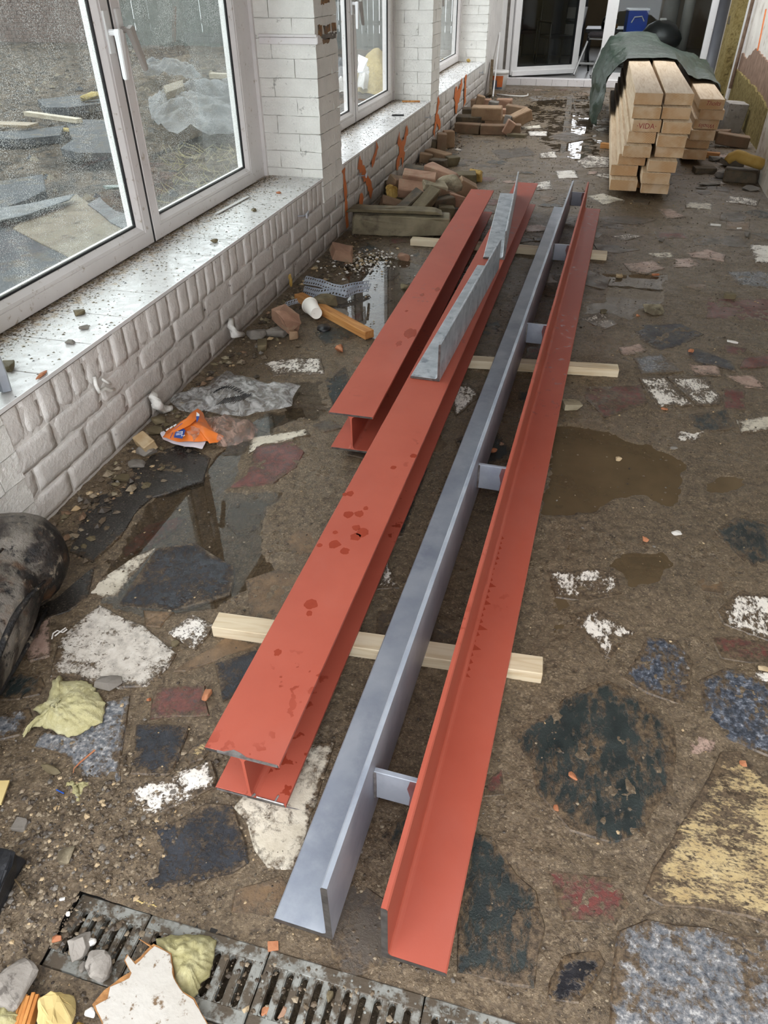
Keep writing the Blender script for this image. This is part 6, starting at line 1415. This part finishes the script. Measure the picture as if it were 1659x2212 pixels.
cb_ = thing('tall_cabinet', 'tall dark shelf unit with pale panels behind the open door leaf', 'cabinet', (.55, 17.6, IZ))
MB().box((-.6, -.2, 0), (.6, .2, 1.9)).build('body', M['blackplastic'], cb_)
for z in (.35, .62, .92, 1.2): MB().box((-.05, -.215, z), (.5, -.2, z + .18)).build('pale_panel', M['greycol'], cb_)

# ------------------------------------------------------------------ outside the windows
M['greyplank'] = mat_wood('grey_outdoor_plank', S(150, 140, 122), S(132, 122, 104), S(112, 100, 84))
gx, gy = np.meshgrid(np.linspace(-26, -.46, 260), np.linspace(-6, 26, 320)); gz = -.12 + .10 * fbm(gx.ravel() * .9, gy.ravel() * .9, 4, 91) + .07 * fbm(gx.ravel() * 4, gy.ravel() * 4, 4, 17)
ii = np.arange(gx.size).reshape(gx.shape); F_ = np.stack([ii[:-1, :-1], ii[:-1, 1:], ii[1:, 1:], ii[1:, :-1]], -1).reshape(-1, 4)
go = link(bpy.data.objects.new('ground_outside', np_mesh('ground_outside', np.stack([gx.ravel(), gy.ravel(), gz], 1), F_, [M['ground']]))); tag(go, kind='structure')
def oslab(name, label, cat, px, z, th, mat, grp=None, tilt=(0, 0)):
    w = [(PZ(u, v, z).x, PZ(u, v, z).y) for u, v in px]; cx = sum(p[0] for p in w) / len(w); cy = sum(p[1] for p in w) / len(w); w = [(p[0] - cx, p[1] - cy) for p in outline_jitter(w, .012, .25)]
    return tag(MB().prism(w, -th, 0).build(name, M[mat], None, (cx, cy, z), (tilt[0], tilt[1], 0), bevel=.004), label, cat, grp)
SG = 'slabs lying outside the near window'
oslab('stone_slab', 'large dark slab outside, nearest the bottom of the near window', 'slab', [(-140, 520), (-20, 470), (40, 500), (170, 560), (60, 640), (-160, 760)], .02, .06, 'outslate', SG)
oslab('stone_slab', 'beige slab outside between the dark slabs', 'slab', [(28, 492), (95, 440), (165, 420), (205, 448), (290, 505), (215, 550), (160, 560)], .03, .06, 'outbeige', SG)
oslab('stone_slab', 'black slab outside at the window edge, behind the beige one', 'slab', [(-60, 400), (92, 376), (98, 410), (60, 430), (-60, 470)], .05, .07, 'outslate', SG)
oslab('stone_slab', 'grey slab outside next to the meeting stiles', 'slab', [(190, 440), (215, 425), (250, 455), (290, 465), (280, 500), (240, 480)], .04, .05, 'film_grey', SG)
oslab('roofing_sheet', 'thin grey roofing sheet outside above the black slab', 'sheet', [(-40, 455), (60, 440), (160, 418), (150, 430), (60, 462), (-40, 485)], .08, .01, 'film_grey')
oslab('stone_slab', 'blue-grey slab farther out in the mud', 'slab', [(140, 258), (235, 258), (240, 330), (170, 330), (130, 320), (158, 300)], .02, .08, 'outslate', SG)
oslab('stone_slab', 'long dark slate outside beside the pale plank', 'slab', [(-20, 285), (70, 280), (140, 270), (130, 292), (40, 300), (-20, 300)], .02, .08, 'outslate', SG)
oslab('stone_slab', 'upper dark slate outside with a yellow scrap on it', 'slab', [(80, 215), (170, 205), (225, 195), (225, 222), (150, 232), (100, 232)], .05, .1, 'outslate', SG)
plank('plank', 'pale plank lying in the mud outside the near window', 'plank', tuple(PZ(58, 246, .05))[:2], tuple(PZ(172, 262, .05))[:2], .09, .05, M['greyplank'], .03)
plank('plank', 'brown broken plank outside at the window edge', 'plank', tuple(PZ(-30, 268, .05))[:2], tuple(PZ(72, 272, .05))[:2], .22, .03, M['oldwood'], .04)
chunk('foam_lump', 'yellow insulation scrap on the upper dark slate outside', 'foam', None, (.5, .25, .12), 'wool_wall', 'rock', (0, 0, .6), .06, world=tuple(PZ(200, 210, .1))[:2])
chunk('foam_lump', 'small yellow scrap outside in front of the blue-grey slab', 'foam', None, (.3, .12, .05), 'wool_wall', 'rock', (0, 0, .2), -.02, world=tuple(PZ(142, 280, .0))[:2])
def osheet(label, px, z, a, seed, mat='film_grey'):
    o = sheet(px, z, lambda x, y, t: z + .7 * a * (1 - t ** 2) * (.6 + .8 * abs(mnoise.noise(Vector((x * 1.6, y * 1.6, seed))))) + .16 * abs(mnoise.noise(Vector((x * 3.2, y * 3.2, seed)))) + .05 * abs(mnoise.noise(Vector((x * 8, y * 8, seed)))), 22, 120).build('plastic_sheet', M[mat], None, smooth=True); return tag(o, label, 'plastic sheet')
osheet('big grey plastic sheet heaped outside the right sash of the near window', [(325, 215), (380, 200), (430, 190), (500, 188), (530, 240), (510, 290), (440, 300), (370, 290), (335, 275), (322, 245)], .0, .35, 1)
osheet('light grey plastic sheet farther out beyond the big heap', [(306, 148), (330, 142), (360, 150), (420, 155), (440, 170), (400, 172), (350, 165), (312, 165)], .1, .25, 2)
oslab('stone_slab', 'flat slate outside on top of the big plastic heap', 'slab', [(352, 185), (395, 172), (398, 185), (358, 200)], .30, .08, 'outbeige')
plank('plank', 'pale plank end outside beyond the plastic heap', 'plank', tuple(PZ(455, 160, .0))[:2], tuple(PZ(500, 162, .0))[:2], .12, .08, M['greyplank'], -.06)
sg = MB()
for k in range(140):
    u = rng.uniform(345, 515); v = rng.uniform(315, 440); p = PZ(u, v, -.04); a = rng.uniform(0, 6.28); L = rng.uniform(.04, .16); sg.tube([(p.x, p.y, -.04), (p.x + L * math.cos(a), p.y + L * math.sin(a), .0 + rng.uniform(-.02, .05))], [.004, .002], 3)
tag(sg.build('straw_grass', M['straw'], None), 'dry straw and weeds on the mud outside the near window', 'straw', kind='stuff')
chunk('green_scrap', 'small green plastic scrap outside beside the meeting stiles', 'scrap', None, (.22, .12, .04), 'tarp', 'rock', (0, 0, .2), .0, world=tuple(PZ(243, 408, .0))[:2])
_r = np.random.RandomState(12); n = 2600; P_ = np.stack([-.8 - 9 * _r.rand(n), 3 + 16 * _r.rand(n)], 1); rd = .012 + .07 * _r.rand(n) ** 3
cv = []; cf_ = []
for k in range(n):
    b0 = len(cv); a0 = _r.rand() * 6.28; r_ = rd[k]; x, y = P_[k]; z = -.12 + .10 * float(fbm(np.array([x * .9]), np.array([y * .9]), 4, 91)[0]) + .07 * float(fbm(np.array([x * 4]), np.array([y * 4]), 4, 17)[0])
    for t in range(5): cv.append((x + r_ * math.cos(a0 + t * 1.26) * (.7 + .6 * _r.rand()), y + r_ * math.sin(a0 + t * 1.26) * (.7 + .6 * _r.rand()), z + r_ * .2 * _r.rand() - .01))
    cv.append((x, y, z + r_ * .7)); cf_ += [(b0 + t, b0 + (t + 1) % 5, b0 + 5) for t in range(5)]
tag(link(bpy.data.objects.new('mud_clods', np_mesh('mud_clods', np.array(cv), np.array(cf_), [M['ground'], M['outslate'], M['outbeige']], False, np.repeat(_r.choice([0, 0, 0, 0, 1, 2], n), 5)))), 'clods and stones strewn over the mud outside the windows', 'clods', kind='stuff')
# beyond the middle window
osheet('white builder sack slumped outside the middle window', [(775, 175), (800, 172), (812, 180), (805, 192), (785, 200), (772, 195)], .0, .4, 5, 'greycol')
fw = sheet([(770, 130), (800, 112), (835, 115), (850, 150), (840, 170), (800, 168), (772, 160)], .2, lambda x, y, t: -.05 + .42 * (1 - t ** 2.2) + .12 * abs(mnoise.noise(Vector((x * 2, y * 2, 3)))), 14, 70).build('insulation_heap', M['wool_wall'], None, smooth=True); tag(fw, 'heap of pale yellow insulation outside the middle window', 'insulation')
oslab('white_panel', 'white panel leaning on the insulation heap outside', 'panel', [(774, 128), (795, 132), (785, 144), (772, 144)], .42, .03, 'bag_print', None, (.1, .05))
osheet('pale plastic sack outside, at the frame of the middle window', [(728, 150), (745, 155), (748, 185), (735, 192), (726, 180)], .0, .5, 8, 'film_grey')
osheet('small white sack outside just below the pale one', [(728, 190), (745, 190), (744, 200), (728, 202)], .0, .2, 9, 'greycol')
# boundary: board fence, garden wall, hedge
fn = thing('board_fence', 'weathered grey-green board fence closing the garden outside', 'fence', (0, 20.5, 0))
bm_ = MB().box((-.07, -.012, -.1), (.07, .012, 1.9)).mesh('fence_board'); bm_.materials.append(M['outfence'])
for k in range(74): mesh_obj('fence_board', bm_, M['outfence'], fn, (-.2 - k * .15, rng.uniform(-.01, .01), rng.uniform(-.02, .02)))
for z in (.4, 1.4): MB().box((-11.3, .012, z), (0, .05, z + .09)).build('fence_rail', M['outfence'], fn)
gwall = thing('garden_wall', 'reddish brick garden wall far outside the near window', 'wall', (-11.4, 20.3, 0))
gb = MB(); gc = MB().box((-14, .02, -.3), (0, .25, 1.9)).build('mortar_core', M['bark'], gwall)
for j in range(21):
    for i in range(60):
        x = -.215 - i * .23 - (.115 if j % 2 else 0); gb.box((x, 0, -.05 + j * .09), (x + .215, .05, .03 + j * .09))
o = gb.build('wall_bricks', M['outbrick'], gwall); o['kind'] = 'stuff'
# bare tree and branches seen mirrored in the puddles
tr = thing('bare_tree', 'leafless garden tree standing beyond the window wall', 'tree', (-7.5, 2.6, -.1))
trn = MB(); brn = MB(); tr_r = random.Random(4)
trn.tube([(0, 0, 0), (.05, .05, 1.2), (.0, .1, 2.4), (.1, .1, 3.6)], [.16, .13, .11, .07], 10); trn.build('trunk', M['bark'], tr, smooth=True)
def grow(p, d, L, r, n):
    q = p + d * L; brn.tube([p, (p + q) / 2 + Vector((tr_r.uniform(-.06, .06), tr_r.uniform(-.06, .06), .05)), q], [r, r * .8, r * .6], 5)
    if n:
        for _ in range(3 if n > 2 else 2): grow(p.lerp(q, tr_r.uniform(.5, 1)), (d + Vector((tr_r.uniform(-.8, .8), tr_r.uniform(-.8, .8), tr_r.uniform(-.2, .5)))).normalized(), L * .72, r * .6, n - 1)
for k in range(5): grow(Vector((.03, .1, 2.2 + k * .3)), Vector((math.cos(k * 1.3), math.sin(k * 1.3), .7)).normalized(), 1.3, .05, 3)
o = brn.build('branches', M['bark'], tr); o['kind'] = 'stuff'

# ------------------------------------------------------------------ grit and gravel strewn on the floor
def grit(name, label, pts, rad, mats, seed):
    r = np.random.RandomState(seed); n = len(pts); base = np.array([(1, 0, 0), (.35, .9, .1), (-.75, .6, 0), (-.8, -.55, .1), (.3, -.9, 0), (.1, .1, .8), (0, 0, -.7)]); f0 = np.array([(k, (k + 1) % 5, 5) for k in range(5)] + [((k + 1) % 5, k, 6) for k in range(5)])
    an = r.rand(n) * 6.283; c, s = np.cos(an), np.sin(an); B = base[None] * (1 + .2 * r.randn(n, 7, 1)) * (.75 + .5 * r.rand(n, 1, 3))
    X = B[..., 0] * c[:, None] - B[..., 1] * s[:, None]; Y_ = B[..., 0] * s[:, None] + B[..., 1] * c[:, None]; Z = B[..., 2] * .75
    V = np.stack([X, Y_, Z], -1) * rad[:, None, None]; z0 = np.maximum(terrain(pts[:, 0], pts[:, 1]), .001); V += np.concatenate([pts, (z0 + rad * .25)[:, None]], 1)[:, None]
    F = (f0[None] + (np.arange(n) * 7)[:, None, None]).reshape(-1, 3); mi = np.repeat(r.randint(0, len(mats), n), 10)
    return tag(link(bpy.data.objects.new(name, np_mesh(name, V.reshape(-1, 3), F, [M[q] for q in mats], False, mi))), label, 'gravel', kind='stuff')
def clear(p):
    k = ~((p[:, 0] > CH_X0 - .01) & (p[:, 1] > .36) & (p[:, 1] < .52)); return p[k]
M['grit_a'] = simple('brown_grit', S(84, 71, 56), S(104, 90, 72), 30, .7, .2); M['grit_b'] = simple('dark_grit', S(56, 47, 38), S(72, 62, 50), 30, .5, .2); M['grit_c'] = simple('pale_grit', S(124, 110, 90), S(146, 132, 110), 30, .7, .2)
MIX = ['grit_a', 'grit_b', 'grit_a', 'grit_c', 'grit_b', 'grit_a', 'grit_b', 'grit_a', 'grit_c', 'stone_grey', 'grit_b', 'grit_a', 'grit_c', 'beige_chip', 'grit_a', 'grit_b']
MIX0 = ['stone_grey', 'stone_olive', 'brick_dark', 'mortar', 'stone_olive', 'stone_grey', 'beige_chip', 'stone_olive', 'brick_dark', 'white_chip', 'stone_grey', 'brick_dark', 'orange']
n = 7000; y = .55 + 12.5 * NR.rand(n) ** 2.2; x = .05 + 3.05 * NR.rand(n); p = clear(np.stack([x, y], 1)); grit('floor_grit', 'fine grit strewn all over the muddy floor', p, .0010 + .0035 * NR.rand(len(p)) ** 2 + .0006 * p[:, 1], MIX, 1)
n = 3400; x = .12 * np.abs(NR.randn(n)); y = 1.45 + 11 * NR.rand(n) ** 1.3; p = np.stack([x, y], 1); p = p[(x < .5) & (x > .03)]; grit('wall_gravel', 'gravel and rubble crumbs gathered along the foot of the white wall', p, .003 + .018 * NR.rand(len(p)) ** 3, ['stone_grey', 'stone_olive', 'brick_dark', 'mortar', 'grit_a', 'grit_b', 'stone_olive', 'grit_a', 'brick_dark', 'grit_c', 'grit_b', 'grit_a', 'beige_chip', 'brick'], 2)
n = 7500; x = .80 + .16 * NR.randn(n); y = .55 + .17 * NR.randn(n); p = clear(np.stack([x, y], 1)); p = p[(p[:, 1] > .27)]; grit('drain_gravel', 'heap of coarse grit and crumbs at the end of the drain', p, .0010 + .006 * NR.rand(len(p)) ** 4.5, MIX, 3)
x = CH_X0 + .95 * NR.rand(800) ** 1.6; y = .40 + .10 * NR.rand(800); p = np.stack([x, y], 1); grit('drain_clods', 'mud crumbs clogging the drain gratings', p, .0012 + .006 * NR.rand(800) ** 4, ['grit_a', 'grit_b', 'grit_a', 'grit_c'], 6)
x = np.linspace(-.02, .12, 1)
n = 420; x = .28 + .13 * NR.randn(n); y = 4.55 + .14 * NR.randn(n); grit('pale_crumbs', 'pale plaster crumbs in the puddle below the brick shard', np.stack([x, y], 1), .004 + .010 * NR.rand(n) ** 2, ['white_chip', 'beige_chip', 'mortar', 'white_chip'], 4)
